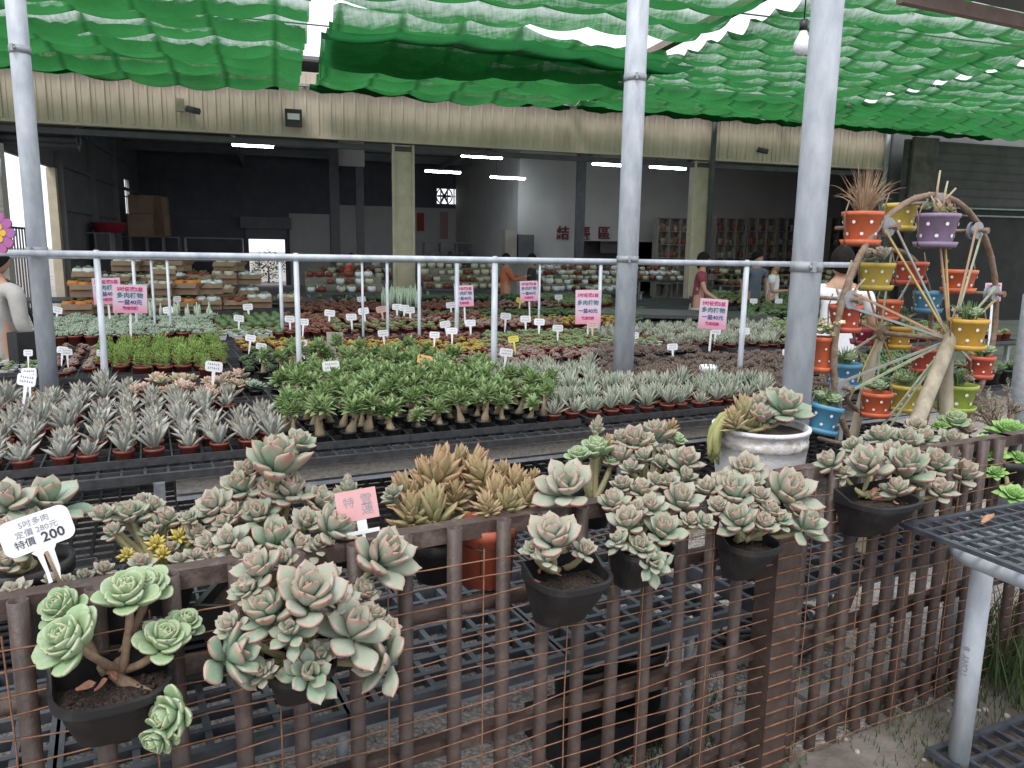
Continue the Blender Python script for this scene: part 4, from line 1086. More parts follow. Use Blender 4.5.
WHERE = {'a': 'on the nearest table', 'b': 'on the second table', 'c': 'on the third table', 'd': 'on the farthest table'}
tray_cache = {}
def tray_mesh(sp, nx, ny):
    kk = (round(sp, 3), nx, ny)
    if kk not in tray_cache:
        b = MB(); W_, D_ = sp * nx, sp * ny
        for i in range(nx + 1): b.box((-W_ / 2 + W_ * i / nx, 0, .018), (.007 if 0 < i < nx else .012, D_, .026 if 0 < i < nx else .03))
        for j in range(ny + 1): b.box((0, -D_ / 2 + D_ * j / ny, .0165), (W_ - .002, .007 if 0 < j < ny else .012, .025 if 0 < j < ny else .033))
        tray_cache[kk] = b.mesh('tray', [M['black_tray']])
    return tray_cache[kk]
NPL = 0
for (k, s0, s1, t0, t1) in TABLES:
    rules = RULES[k]; seen_front = {}
    for ri, (test, key, sp, sc) in enumerate(rules):
        if key is None: continue
        g = random.Random(100 + ri * 13 + ord(k)); acc = []
        ns, nt_ = int((s1 - s0) / sp), int((t1 - t0 - (.13 if k == 'a' else 0)) / sp)
        for j in range(nt_):
            for i in range(ns):
                s = s0 + sp * (i + .5); t = t0 + sp * (j + .5) + (.13 if k == 'a' else .01)
                u, v, d = proj(TB.P(s, t, .85))
                if u < -45 or u > 1070: continue
                f = next((n for n, rr in enumerate(rules) if rr[0](u, v)), None)
                if f == ri: acc.append((i, j, s, t, u, v))
        if not acc: continue
        jmin = {}
        for (i, j, s, t, u, v) in acc: jmin[i] = min(j, jmin.get(i, 99))
        fr = sorted(jmin)
        lab = SP[key][7]; grp = '%s, %s' % (SP[key][7] + ' plants', WHERE[k])
        nm = {}
        for (i, j, s, t, u, v) in acc:
            if g.random() < (.07 if SP[key][8] else .07) and j > 0: continue
            isfront = SP[key][8] and j == jmin[i] and k == 'a'
            if isfront and fr.index(i) < 30:
                label = '%s, %s from the left along the front edge' % (lab.replace('', '').replace('', '').replace(' with a swollen tan trunk', ''), ORD[fr.index(i)])
            else:
                label = '%s %s%s' % (lab, WHERE[k], ', behind its front row' if SP[key][8] and k == 'a' else '')
            if u < 0 and u < -25: continue
            p = TB.P(s + g.uniform(-.016, .016), t + g.uniform(-.016, .016), ZT + .002)
            potted(key, p, g, label, grp, sc); NPL += 1
        # trays under them, aligned with the pots (only where near enough to be seen)
        if k in 'ab':
            nx, ny = (4, 3); cells = {(i // nx, j // ny) for (i, j, *_r) in acc if _r[2] > -45}
            for (a, c) in sorted(cells):
                s = s0 + sp * nx * (a + .5); t = t0 + sp * ny * (c + .5) + (.13 if k == 'a' else .01)
                if a * nx + nx > ns or c * ny + ny > nt_: continue
                full = sum(1 for x in acc if x[0] // nx == a and x[1] // ny == c)
                if full < 5: continue
                o = place('nursery_tray', tray_mesh(sp, nx, ny), None, TB.P(s, t, ZT), (0, 0, TB.a))
                tag(o, 'black tray holding %s plants %s' % (key.replace('var', ' edged').replace('tray', ' potted').replace('palegreen','pale green').replace('darkred','dark red'), WHERE[k]), 'tray', 'black %s trays %s' % (key, WHERE[k]))
# empty trays
def empty_tray(u, v, nx, ny, sp, label, m=None, zz=ZT):
    p = PZ(u, v, zz); o = place('nursery_tray', tray_mesh(sp, nx, ny), None, (p.x, p.y, zz), (0, 0, TB.a)); return tag(o, label, 'tray')
empty_tray(255, 396, 4, 5, .075, 'empty black tray on the nearest table right of the silver plants')
empty_tray(232, 357, 5, 7, .07, 'empty black tray right of the lime green mounds')
empty_tray(720, 372, 6, 4, .09, 'empty black tray beside the thin upright in front of the white footed bowl')
empty_tray(765, 364, 5, 4, .09, 'empty black tray right of the thin upright')
print('plants', NPL)
# ---------------------------------------------------------------- succulents on and behind the fence
HP = {}
def pool(key, mt, count=5, **kw):
    out = []
    for k in range(count):
        b = MB(); g = random.Random(50 + k * 7 + sum(map(ord, key))); a = dict(kw)
        n = a.pop('n') + g.randint(-2, 2)
        rosette(b, g, n, L=1.0, mi=0, **a); out.append(b.mesh(key + '_rosette', [LM[mt]]))
    HP[key] = out
pool('grey', 'grey', 8, n=17, W=.56, T=.14, shape='obovate', p0=5, p1=68, cup=.30, bend=.13, inner=.55, drop=.46, ring=12, ramp_=.6, base=.12, jit=2.0, under=.16)
pool('open', 'grey', 4, n=14, W=.58, T=.14, shape='obovate', p0=8, p1=86, cup=.28, bend=.08, inner=.55, drop=.40, ring=12, ramp_=.5, base=.12, jit=2.4, under=.16)
pool('green', 'green', 5, n=26, W=.72, T=.15, shape='round', p0=5, p1=70, cup=.38, bend=.20, inner=.46, drop=.46, ring=12, ramp_=.65, base=.11, jit=1.8)
pool('copper', 'copper', 4, n=30, W=.27, T=.10, shape='lance', p0=6, p1=74, cup=.35, bend=.06, inner=.72, drop=1.05, ring=8, ramp_=.4, base=.07, jit=1.8)
pool('bright', 'bright', 3, n=36, W=.55, T=.10, shape='obovate', p0=5, p1=88, cup=.45, bend=.25, inner=.3, drop=.15, ring=8, ramp_=.8, base=.08)
pool('yellow', 'yellow', 3, n=20, W=.34, T=.2, shape='lance', p0=5, p1=88, cup=.2, bend=.1, inner=.6, drop=.5, ring=6, ramp_=.5, base=.07)
pool('tip', 'grey', 2, n=24, W=.55, T=.16, shape='obovate', p0=4, p1=60, cup=.4, bend=.25, inner=.5, drop=1.3, ring=8, ramp_=.3, base=.08)
M['stem'] = mat('succulent_stem', (.30, .34, .16), (.36, .27, .17), 40, .65, 0, .3)
M['stem_old'] = mat('old_stem', (.30, .21, .13), (.20, .13, .09), 40, .8, 0, .4)
M['glaze'] = mat('white_glaze', (.66, .66, .68), (.55, .55, .57), 26, .6, 0, .4, .4, .7)
M['terra_lid'] = mat('terracotta_clay', (.30, .17, .13), (.24, .13, .10), 14, .7)
M['deadleaf'] = mat('dead_leaf', (.42, .22, .13), (.30, .13, .09), 50, .8)
M['pinkleaf'] = mat('shed_leaf', (.50, .20, .17), (.42, .16, .14), 50, .6)

def dplan(wd, dp, n=14):
    """flat back, swelling front"""
    pts = [(-wd / 2, 0)]
    for i in range(n + 1):
        a = PI + PI * i / n; c_, s_ = cos(a), sin(a)
        pts.append((wd / 2 * (abs(c_) ** .62) * (1 if c_ > 0 else -1), dp * (-(abs(s_) ** .62))))
    pts.append((wd / 2, 0)); return pts
def wall_planter(par, wd=.22, dp=.15, h=.15, soilz=-.03, back=.03):
    b = MB(); pl = dplan(wd, dp); n = len(pl)
    def ringv(k, z, bk=0): return [Vector((x * k, y * k, z + (bk if j in (0, 1, n - 2, n - 1) else 0))) for j, (x, y) in enumerate(pl)]
    rings = [[Vector((p.x, p.y * .62, p.z)) for p in ringv(.66, -h)], [Vector((p.x, p.y * .92, p.z)) for p in ringv(.86, -h * .45)], ringv(.95, -.016), ringv(1.04, -.014, 0), ringv(1.05, .002, back), ringv(.97, .002, back), ringv(.93, soilz)]
    vs = [p for r_ in rings for p in r_]; fs = []
    for j in range(len(rings) - 1):
        for i in range(n): fs.append((j * n + i, j * n + (i + 1) % n, (j + 1) * n + (i + 1) % n, (j + 1) * n + i))
    fs.append(list(range(n))[::-1])
    b.add(vs, fs, 0, None, False)
    o = b.build('pot', M['blackpot'], par)
    b = MB(); sv = ringv(.935, soilz + .002); g = random.Random(5)
    b.add(sv + [Vector((0, -dp * .45, soilz + .012))], [(i, (i + 1) % n, n) for i in range(n)], 0)
    for _ in range(90):
        x = g.uniform(-wd * .36, wd * .36); y = -dp * g.uniform(.1, .8); r_ = g.uniform(.002, .006)
        b.ball((x, y, soilz + .008), r_, 0, 5)
    b.build('soil', M['soil'], par); return o
def round_pot(par, r, h, m, soil=True, band=False, n=28, taper=.75):
    b = MB(); b.lathe([(.001, -h), (r * taper, -h), (r * .96, -.035), (r * 1.03, -.033), (r * 1.05, 0), (r * .95, .002), (r * .92, -.03)], n); b.build('pot', m, par)
    b = MB(); b.lathe([(r * .925, -.03), (.001, -.018)], n); b.build('soil', M['soil'], par)
def rect_pot(par, w_, d_, h, m, ang=0):
    b = MB(); t_ = .006
    k = .86
    def q(sx, sy, z): return Vector((sx * w_ / 2, sy * d_ / 2, z))
    out = [q(x * k, y * k, -h) for x, y in ((-1, -1), (1, -1), (1, 1), (-1, 1))] + [q(x, y, 0) for x, y in ((-1, -1), (1, -1), (1, 1), (-1, 1))]
    ins = [Vector((p.x * .93, p.y * .93, p.z)) for p in out[4:]] + [Vector((p.x * .9, p.y * .9, -.03)) for p in out[4:]]
    rim = [Vector((p.x * 1.05, p.y * 1.05, 0)) for p in out[4:]] + [Vector((p.x * 1.05, p.y * 1.05, -.014)) for p in out[4:]]
    v = out + ins + rim; fs = [(3, 2, 1, 0)]
    for i in range(4):
        j = (i + 1) % 4
        fs += [(i, j, 4 + j, 4 + i), (4 + i + 12 - 0, 4 + j + 12, 12 + 4 + j, 12 + 4 + i)] if False else [(i, j, 4 + j, 4 + i)]
        fs += [(16 + i, 16 + j, 8 + j, 8 + i), (20 + i, 20 + j, 16 + j, 16 + i), (8 + i, 8 + j, 12 + j, 12 + i)]
    b.add(v, fs, 0); b.build('pot', m, par)
    b = MB(); b.add([p + Vector((0, 0, .002)) for p in ins[4:]], [(0, 1, 2, 3)], 0); b.build('soil', M['soil'], par)

TOCAM = Vector((0, -1, 0))
def hero(name, label, cat, root, ros, potf, g=None, stem_r=.007, up=1.0, cam_=.45, out=.5, old=False, group=None, rotz=None, extra=None):
    """root: world point of the soil; ros: (u, v, radius px, kind, offset from the fence plane[, sideways lean, upward lean])"""
    g = g or random.Random(int(root.x * 1000) % 997)
    T = thing(name, label, cat, root, (0, 0, 0), group); 
    holder = T
    potf(T)
    uc = sum(r[0] for r in ros) / len(ros)
    for r in ros:
        u, v, rp, key, t = r[:5]; p = FN.ray_t(u, v, t); d = proj(p)[2]; R_ = rp * (1.27 if key in ('grey', 'open') else 1.32 if key == 'copper' else 1.16) * d / FPX
        tc = Vector((-p.x, -p.y, 0)).normalized(); side = Vector((tc.y, -tc.x, 0))  # image left
        du = max(-1.2, min(1.2, (u - uc) / 60.0))
        ax = Vector((0, 0, up)) + tc * cam_ * g.uniform(.7, 1.3) - side * du * out * -1 * -1 + Vector((g.uniform(-.15, .15), g.uniform(-.15, .15), 0))
        if len(r) > 5: ax = Vector((0, 0, r[6])) + tc * cam_ - side * r[5]
        ax.normalize(); q = ax.to_track_quat('Z', 'Y') @ Euler((0, 0, g.uniform(0, 6.28))).to_quaternion()
        me = g.choice(HP[key]); o = place('rosette', me, T); k = R_ * 1.0
        o.location = p - root + ax * (-.1 * k); o.rotation_mode = 'QUATERNION'; o.rotation_quaternion = q; o.scale = (k, k, k * g.uniform(.9, 1.1))
        # stem from the soil to the rosette
        a = Vector((g.uniform(-.02, .02), g.uniform(-.015, .015), -.01)); e = p - root - ax * k * .30
        mid = a.lerp(e, .5) + Vector((0, 0, -.012)) + ax * -.02
        m2 = e - ax * k * .5
        pts = []
        for i in range(9):
            f = i / 8; pts.append((1 - f) ** 3 * a + 3 * (1 - f) ** 2 * f * mid + 3 * (1 - f) * f * f * m2 + f ** 3 * e)
        if (e - a).length > .015:
            b = MB(); rr = [stem_r * (1.25 - .35 * i / 8) * (1 + .12 * (i % 2)) for i in range(9)]; b.tube(pts, rr, 8)
            b.build('stem', M['stem_old' if old else 'stem'], T)
    if extra: extra(T, g)
    return T
def fp(u, v, t): return FN.ray_t(u, v, t)
def shed(T, g, n, spread, m='pinkleaf'):
    for _ in range(n):
        b = MB(); add_leaf(b, Matrix.Translation((g.uniform(-spread, spread), g.uniform(-.10, -.02), g.uniform(-.02, .01))) @ Euler((g.uniform(-1, 1), g.uniform(-.6, .6), g.uniform(0, 6))).to_matrix().to_4x4(), .035, .009, .003, 'obovate', .6, .3)
        b.build('shed_leaf', M[m], T)
RZ = FN.a
def rotp(f):
    """pots are built square to the fence"""
    def h(T):
        e = bpy.data.objects.new('planter', None); 
        n0 = set(x.name for x in T.children)
        f(T)
        for ch in T.children:
            if ch.name not in n0: ch.rotation_euler = (0, 0, RZ)
    return h

# 1 green rosettes in the black wall planter at the lower left
root = fp(112, 668, -.055)
hero('potted_succulent', 'green rosette plant in a black wall planter, low at the left of the fence', 'potted plant', root, [
    (60, 607, 24, 'green', -.03), (66, 638, 34, 'green', -.13), (128, 590, 30, 'green', -.06), (150, 583, 22, 'green', -.02), (165, 637, 27, 'green', -.10), (186, 622, 18, 'green', -.06),
    (168, 716, 26, 'green', -.22, -.9, .25), (156, 740, 20, 'green', -.23, -.5, -.2)],
    rotp(lambda T: wall_planter(T, .215, .15, .13)), old=True, stem_r=.0075, cam_=.55, extra=lambda T, g: shed(T, g, 3, .07, 'deadleaf'))
# 2 big grey pink cluster
root = fp(296, 652, -.07)
hero('potted_succulent', 'large grey green and pink rosette cluster spilling over the fence', 'potted plant', root, [
    (255, 566, 25, 'grey', -.08), (309, 592, 37, 'grey', -.17), (266, 608, 30, 'grey', -.15), (354, 628, 35, 'open', -.17), (239, 655, 34, 'open', -.18, .8, .5), (309, 673, 25, 'open', -.20, 0, .5),
    (376, 662, 29, 'open', -.18, -.8, .5), (386, 553, 33, 'grey', -.05), (392, 626, 11, 'grey', -.13), (245, 588, 18, 'grey', -.1), (228, 625, 16, 'grey', -.14), (282, 560, 16, 'grey', -.06), (330, 575, 15, 'grey', -.08), (320, 655, 15, 'open', -.18), (262, 672, 13, 'open', -.19), (375, 615, 15, 'grey', -.12), (338, 600, 20, 'grey', -.12), (290, 630, 20, 'open', -.2), (365, 590, 16, 'grey', -.06)],
    rotp(lambda T: wall_planter(T, .15, .12, .10)), cam_=.55, extra=lambda T, g: shed(T, g, 4, .07))
# 3 tall grey cluster behind the fence
root = fp(262, 588, .22); 
hero('potted_succulent', 'tall grey green rosette cluster behind the fence beside the pink card', 'potted plant', root, [
    (276, 455, 31, 'grey', .22), (299, 440, 17, 'grey', .30), (212, 504, 21, 'grey', .25), (239, 484, 22, 'grey', .28), (290, 487, 22, 'grey', .22), (320, 499, 20, 'grey', .2), (277, 537, 27, 'grey', .10),
    (336, 524, 24, 'grey', .06), (258, 512, 22, 'grey', .2), (208, 545, 20, 'open', .16), (228, 540, 18, 'open', .12), (250, 470, 18, 'grey', .3), (189, 517, 10, 'grey', .2), (307, 520, 17, 'grey', .12), (232, 512, 16, 'grey', .22), (268, 490, 18, 'grey', .25), (222, 522, 13, 'grey', .2), (300, 545, 17, 'grey', .06), (318, 545, 14, 'open', .04), (245, 552, 15, 'grey', .06), (286, 468, 14, 'grey', .26), (330, 545, 12, 'grey', .05)],
    lambda T: rect_pot(T, .26, .2, .13, M['blackpot']), stem_r=.008, cam_=.4)
hero('potted_succulent', 'small pale green rosette tower above the pink card', 'potted plant', fp(348, 530, .42), [(348, 482, 16, 'tip', .42), (338, 497, 13, 'grey', .4), (360, 498, 13, 'grey', .42)], lambda T: round_pot(T, .06, .10, M['blackpot']), cam_=.2)
# 4 left cluster with stems and yellow sedum
hero('potted_succulent', 'long stemmed grey rosette plant with yellow sedum between it and the fence', 'potted plant', fp(160, 566, .26), [
    (102, 513, 13, 'grey', .3), (130, 511, 18, 'grey', .3), (154, 505, 13, 'grey', .32), (167, 517, 16, 'grey', .28), (186, 517, 9, 'grey', .25), (142, 500, 11, 'grey', .36), (118, 508, 9, 'grey', .34),
    (156, 541, 11, 'yellow', .2), (180, 534, 11, 'yellow', .22), (126, 553, 9, 'yellow', .18), (141, 562, 13, 'grey', .12), (163, 552, 9, 'yellow', .18), (196, 556, 12, 'open', .12), (178, 560, 12, 'open', .1), (206, 572, 9, 'grey', .1), (112, 530, 12, 'grey', .26), (150, 530, 12, 'grey', .26), (196, 532, 13, 'grey', .2), (170, 548, 10, 'grey', .2), (215, 555, 13, 'grey', .12)],
    lambda T: round_pot(T, .085, .10, M['blackpot']), stem_r=.0075, cam_=.25)
# 5 far left grey pink plants
hero('potted_succulent', 'pink edged grey rosettes behind the front price card at the left edge', 'potted plant', fp(22, 560, .24), [
    (8, 500, 28, 'open', .28), (50, 498, 30, 'open', .34), (28, 545, 18, 'grey', .16), (3, 532, 22, 'grey', .2), (32, 520, 20, 'grey', .26), (5, 560, 16, 'grey', .15), (-14, 540, 22, 'grey', .2)],
    lambda T: round_pot(T, .10, .11, M['blackpot']), cam_=.35)
hero('potted_succulent', 'row of little blue green rosettes along the fence top left', 'potted plant', fp(80, 596, .10), [
    (52, 578, 10, 'grey', .10), (66, 580, 9, 'grey', .09), (84, 576, 11, 'grey', .10), (105, 568, 11, 'grey', .10), (14, 590, 15, 'open', .08), (28, 596, 11, 'grey', .06), (-5, 596, 14, 'open', .08), (96, 574, 8, 'grey', .12)],
    lambda T: rect_pot(T, .24, .09, .09, M['blackpot']), stem_r=.004, cam_=.3)
# 6 copper plant in the hanging terracotta pot
def terra(T):
    b = MB(); h = .165; r_ = .084
    b.lathe([(.001, -h), (r_ * .86, -h), (r_ * .98, -.03), (r_ * 1.05, -.028), (r_ * 1.08, 0), (r_ * .98, .002), (r_ * .95, -.025)], 28); b.build('pot', M['terra'], T)
    b = MB(); b.lathe([(r_ * .955, -.025), (.001, -.012)], 24); b.build('soil', M['soil'], T)
    b = MB(); b.tube([(r_ * 1.0 * cos(-1.7), r_ * 1.0 * sin(-1.7), z) for z in (.01, -.06, -.13)], .0016, 6)
    b.tube([(r_ * 1.04 * cos(a), r_ * 1.04 * sin(a), -.05 + .008 * sin(a * 2)) for a in [i * PI / 8 for i in range(17)]], .0016, 5, 0, False)
    b.build('wire_hanger', M['black_plastic'], T)
hero('potted_succulent', 'copper leaved plant in the terracotta red pot hung behind the fence', 'potted plant', fp(486, 522, .10), [
    (478, 470, 23, 'copper', .22), (497, 487, 21, 'copper', .14), (516, 478, 20, 'copper', .16), (508, 499, 20, 'copper', .08), (528, 490, 16, 'copper', .10), (486, 500, 14, 'copper', .08), (534, 476, 11, 'copper', .16), (503, 470, 14, 'copper', .2)],
    terra, stem_r=.006, cam_=.25)
hero('potted_succulent', 'tallest copper orange leaved plant with upright pointed shoots', 'potted plant', fp(436, 538, .24), [
    (441, 468, 32, 'copper', .26), (476, 463, 24, 'copper', .30), (404, 486, 21, 'copper', .26), (412, 505, 22, 'copper', .18), (433, 503, 26, 'copper', .16), (455, 490, 18, 'copper', .22), (392, 492, 12, 'grey', .22), (460, 455, 16, 'copper', .32), (424, 470, 18, 'copper', .32)],
    lambda T: round_pot(T, .075, .12, M['blackpot']), stem_r=.007, cam_=.18)
# 7 black planter, middle
def hplant(lab, root, ros, w_=.20, d_=.14, h=.14, **kw):
    return hero('potted_succulent', lab, 'potted plant', root, ros, rotp(lambda T: wall_planter(T, w_, d_, h)), extra=kw.pop('extra', None), cam_=kw.pop('cam_', .45), **kw)
hplant('grey pink rosettes in the tilted black planter in the middle of the fence', fp(558, 566, -.05), [
    (552, 533, 29, 'grey', -.10), (586, 549, 13, 'grey', -.12), (566, 484, 31, 'grey', .02), (546, 556, 13, 'open', -.13), (533, 548, 12, 'grey', -.08)], .215, .15, .14, extra=lambda T, g: shed(T, g, 3, .06))
hplant('grey pink rosettes in the black planter right of the middle one', fp(632, 540, -.05), [
    (612, 500, 16, 'grey', -.03), (641, 487, 16, 'grey', .0), (627, 519, 19, 'grey', -.10), (663, 528, 21, 'grey', -.13), (681, 497, 22, 'grey', -.03), (668, 482, 14, 'grey', .02), (705, 521, 12, 'grey', -.13), (654, 563, 18, 'open', -.18, .2, .3), (640, 545, 15, 'grey', -.15), (650, 505, 16, 'grey', -.07), (622, 483, 12, 'grey', .03), (656, 480, 11, 'grey', .04), (690, 520, 12, 'grey', -.1), (636, 508, 12, 'grey', -.06), (618, 540, 12, 'open', -.14)],
    .17, .13, .12)
hplant('grey green rosettes in the black planter under the white bowl', fp(738, 536, -.05), [
    (733, 489, 25, 'grey', -.04), (745, 466, 19, 'grey', .05), (706, 487, 14, 'grey', .0), (737, 518, 20, 'grey', -.12), (763, 522, 16, 'grey', -.12), (790, 490, 30, 'grey', -.06), (808, 524, 21, 'open', -.14), (760, 495, 14, 'grey', -.06), (780, 518, 13, 'grey', -.12), (718, 505, 13, 'grey', -.06), (752, 480, 13, 'grey', .0), (722, 478, 12, 'grey', .02), (770, 508, 13, 'grey', -.1), (798, 508, 12, 'grey', -.1)],
    .17, .13, .12)
def bplanter(T): wall_planter(T, .27, .17, .13)
hero('potted_succulent', 'wide cluster of grey rosettes in the black planter on the right section', 'potted plant', fp(862, 492, -.04), [
    (853, 446, 13, 'grey', .04), (828, 460, 15, 'grey', .02), (865, 462, 22, 'grey', -.06), (907, 462, 23, 'grey', -.06), (879, 434, 16, 'grey', .12), (905, 439, 17, 'grey', .10), (926, 436, 12, 'grey', .14), (936, 461, 19, 'grey', -.03), (952, 440, 18, 'grey', .12),
    (956, 455, 14, 'grey', .04), (965, 470, 18, 'grey', -.02), (940, 487, 16, 'grey', -.12), (896, 487, 15, 'grey', -.12), (977, 458, 12, 'grey', .06), (890, 450, 15, 'grey', .04), (916, 425, 12, 'grey', .2), (921, 478, 15, 'grey', -.08), (842, 472, 10, 'open', -.02)],
    rotp(bplanter), cam_=.4, extra=lambda T, g: shed(T, g, 4, .12))
# 8 behind the rail, middle right
hero('potted_succulent', 'pale small rosette tower on a stem left of the rectangular black pot', 'potted plant', fp(592, 496, .42), [
    (598, 420, 9, 'tip', .44), (596, 446, 17, 'green', .42), (577, 453, 13, 'green', .40), (607, 440, 10, 'copper', .44), (612, 460, 10, 'green', .40)], lambda T: round_pot(T, .075, .10, M['blackpot']), cam_=.2, stem_r=.009)
hero('potted_succulent', 'grey pink rosettes on green stems in a rectangular black pot', 'potted plant', fp(650, 478, .40), [
    (633, 438, 19, 'grey', .44), (655, 430, 18, 'grey', .48), (618, 454, 16, 'grey', .40), (677, 438, 11, 'green', .46), (686, 458, 18, 'grey', .30), (687, 476, 14, 'grey', .2), (642, 455, 12, 'grey', .36), (668, 450, 10, 'grey', .42), (620, 437, 12, 'grey', .46), (646, 440, 12, 'grey', .42), (662, 462, 11, 'grey', .34), (630, 466, 12, 'grey', .32), (672, 425, 9, 'copper', .5)],
    rotp(lambda T: rect_pot(T, .26, .16, .10, M['blackpot'])), cam_=.2, stem_r=.008)
# 9 white bowl
PB = fp(761, 426, .42)
def bowl(T):
    b = MB(); r_ = .178; h = PB.z - BZ - .003
    prof = [(.001, -h), (r_ * .70, -h), (r_ * .72, -h + .02), (r_ * .86, -h * .5), (r_ * .97, -h * .2), (r_ * .985, -.07), (r_ * 1.0, -.068), (r_ * 1.005, -.045), (r_ * .99, -.043), (r_ * 1.0, -.012), (r_ * 1.03, -.01), (r_ * 1.04, .004), (r_ * .96, .006), (r_ * .94, -.02)]
    b.lathe(prof, 48); b.build('pot', glaze(), T)
    b = MB(); b.lathe([(r_ * .945, -.02), (.001, -.008)], 30); b.build('soil', M['soil'], T)
def glaze():
    m, nt, out = newmat('weathered_glaze'); p_ = N(nt, 'BsdfPrincipled', Roughness=.55)
    tc = nt.nodes.new('ShaderNodeTexCoord'); sx = nt.nodes.new('ShaderNodeSeparateXYZ'); nt.links.new(tc.outputs['Object'], sx.inputs[0])
    a = ramp(nt, sx.outputs['Z'], 0, 1)
    mr = nt.nodes.new('ShaderNodeMapRange'); nt.links.new(sx.outputs['Z'], mr.inputs[0]); mr.inputs[1].default_value = -.075; mr.inputs[2].default_value = -.01
    r_ = nt.nodes.new('ShaderNodeValToRGB'); nt.links.new(mr.outputs[0], r_.inputs[0]); e = r_.color_ramp.elements
    e[0].position = .0; e[0].color = (0, 0, 0, 1); e[1].position = 1; e[1].color = (0, 0, 0, 1); x = e.new(.12); x.color = (1, 1, 1, 1); x = e.new(.82); x.color = (.9, .9, .9, 1); x = e.new(.95); x.color = (0, 0, 0, 1)
    f = noise(nt, 22, 5, stretch=(1, 1, 2)); mu = nt.nodes.new('ShaderNodeMath'); mu.operation = 'MULTIPLY'; nt.links.new(r_.outputs[0], mu.inputs[0]); nt.links.new(ramp(nt, f, .38, .6), mu.inputs[1])
    c = mixc(nt, mu.outputs[0], (.66, .66, .68), (.33, .29, .24)); f2 = noise(nt, 45, 4)
    c = mixc(nt, ramp(nt, f2, .55, .75), c, (.48, .47, .47)); nt.links.new(c, p_.inputs['Base Color'])
    nt.links.new(bump(nt, noise(nt, 70, 4), .3), p_.inputs['Normal']); nt.links.new(p_.outputs[0], out.inputs[0]); return m
M['rattail'] = leafmat('rat_tail_cactus', (.30, .32, .12), (.38, .37, .17), (.45, .38, .18), .8, .4, 1, .3)
def trailing(T, g):
    for k in range(6):
        a0 = Vector((-.05 + .02 * k * .3, -.04 + .02 * (k % 3), 0)); ang = RZ + PI + g.uniform(-.35, .25) - .25
        dx = Vector((cos(ang), sin(ang), 0)); ln = g.uniform(.12, .19); dr = g.uniform(.06, .17)
        pts = []
        for i in range(10):
            f = i / 9; pts.append(a0 + dx * (ln * min(1, f * 1.7) + .01 * sin(f * 5 + k)) + Vector((0, 0, .05 * sin(min(1, f * 1.6) * PI) - dr * max(0, f - .45) * 1.8)))
        b = MB(); b.tube(pts, [.013, .0145, .015, .0155, .015, .0145, .014, .013, .011, .006], 10)
        for i in range(9):
            for j in range(16):
                f = g.random(); q = pts[i].lerp(pts[i + 1], f); dd = Vector((g.gauss(0, 1), g.gauss(0, 1), g.gauss(0, 1))).normalized()
                b.tube([q + dd * .012, q + dd * .021], [.0006, .0002], 3, 0, False, tint=1)
        b.build('cactus_arm', M['rattail'], T)
hero('potted_succulent', 'white weathered round bowl with brown rosettes and a trailing cactus', 'potted plant', PB, [
    (743, 408, 19, 'copper', .40), (786, 405, 25, 'open', .40), (760, 412, 14, 'grey', .36), (732, 414, 12, 'copper', .36), (775, 396, 15, 'grey', .50), (757, 402, 14, 'open', .5)],
    bowl, cam_=.15, extra=trailing)
# overturned terracotta pot right of the bowl
p = fp(798, 470, .10); b = MB(); b.lathe([(.055, -.16), (.052, -.01), (.050, 0), (.044, .003), (.001, .003)], 28)
tag(b.build('terracotta_pot', M['terra_lid'], loc=p), 'overturned terracotta pot behind the rail right of the white bowl', 'pot')
# 10 bright rosettes at the right edge
hero('potted_succulent', 'bright green rosettes in a black pot at the right edge above the grid top', 'potted plant', fp(1004, 458, .06), [
    (972, 446, 10, 'bright', .08), (992, 454, 13, 'bright', .03), (1010, 430, 20, 'bright', .2), (996, 472, 10, 'bright', -.02), (1014, 494, 16, 'bright', -.1), (1022, 458, 12, 'bright', .0), (985, 440, 9, 'bright', .12)],
    lambda T: round_pot(T, .09, .14, M['blackpot']), cam_=.4)
hero('potted_succulent', 'pale green rosette below the wheel legs', 'potted plant', fp(956, 436, .5), [(955, 419, 14, 'green', .5), (968, 428, 9, 'grey', .46), (940, 425, 8, 'bright', .5)], lambda T: round_pot(T, .07, .1, M['blackpot']), cam_=.2)
# twiggy grey shrub
p0 = fp(1000, 436, .62); T = thing('potted_shrub', 'twiggy grey leaved plant beside the wheel planter legs', 'potted plant', p0)
round_pot(T, .09, .13, M['blackpot']); g = random.Random(4); bs, bl = MB(), MB()
def twig(a, d, L_, r_, lev):
    e = a + d * L_; m_ = a.lerp(e, .5) + Vector((g.uniform(-.01, .01), g.uniform(-.01, .01), .01)); bs.tube([a, m_, e], [r_, r_ * .8, r_ * .6], 5)
    for i in range(int(L_ / .0065)):
        f = g.uniform(.25, 1.05); q = a.lerp(e, f); dd = (d * .8 + Vector((g.gauss(0, .6), g.gauss(0, .6), g.gauss(0, .6)))).normalized()
        bl.tube([q, q + dd * g.uniform(.018, .034)], [.0022, .0009], 4, 0, False, tint=g.random())
    if lev:
        for _ in range(3 if lev > 1 else 2):
            dd = (d + Vector((g.gauss(0, .55), g.gauss(0, .55), g.gauss(.1, .35)))).normalized(); twig(a.lerp(e, g.uniform(.5, 1)), dd, L_ * g.uniform(.6, .85), r_ * .65, lev - 1)
for i in range(8):
    a_ = g.uniform(0, 6.28); twig(Vector((0, 0, -.02)), Vector((cos(a_) * .55, sin(a_) * .55, g.uniform(.6, 1.1))).normalized(), g.uniform(.12, .19), .006, 2)
bs.build('branches', M['stem_old'], T); LM['twig'] = leafmat('pale_needle', (.30, .34, .27), (.36, .34, .27), (.42, .30, .24), .7, .5, 1, .3); bl.build('foliage', LM['twig'], T)

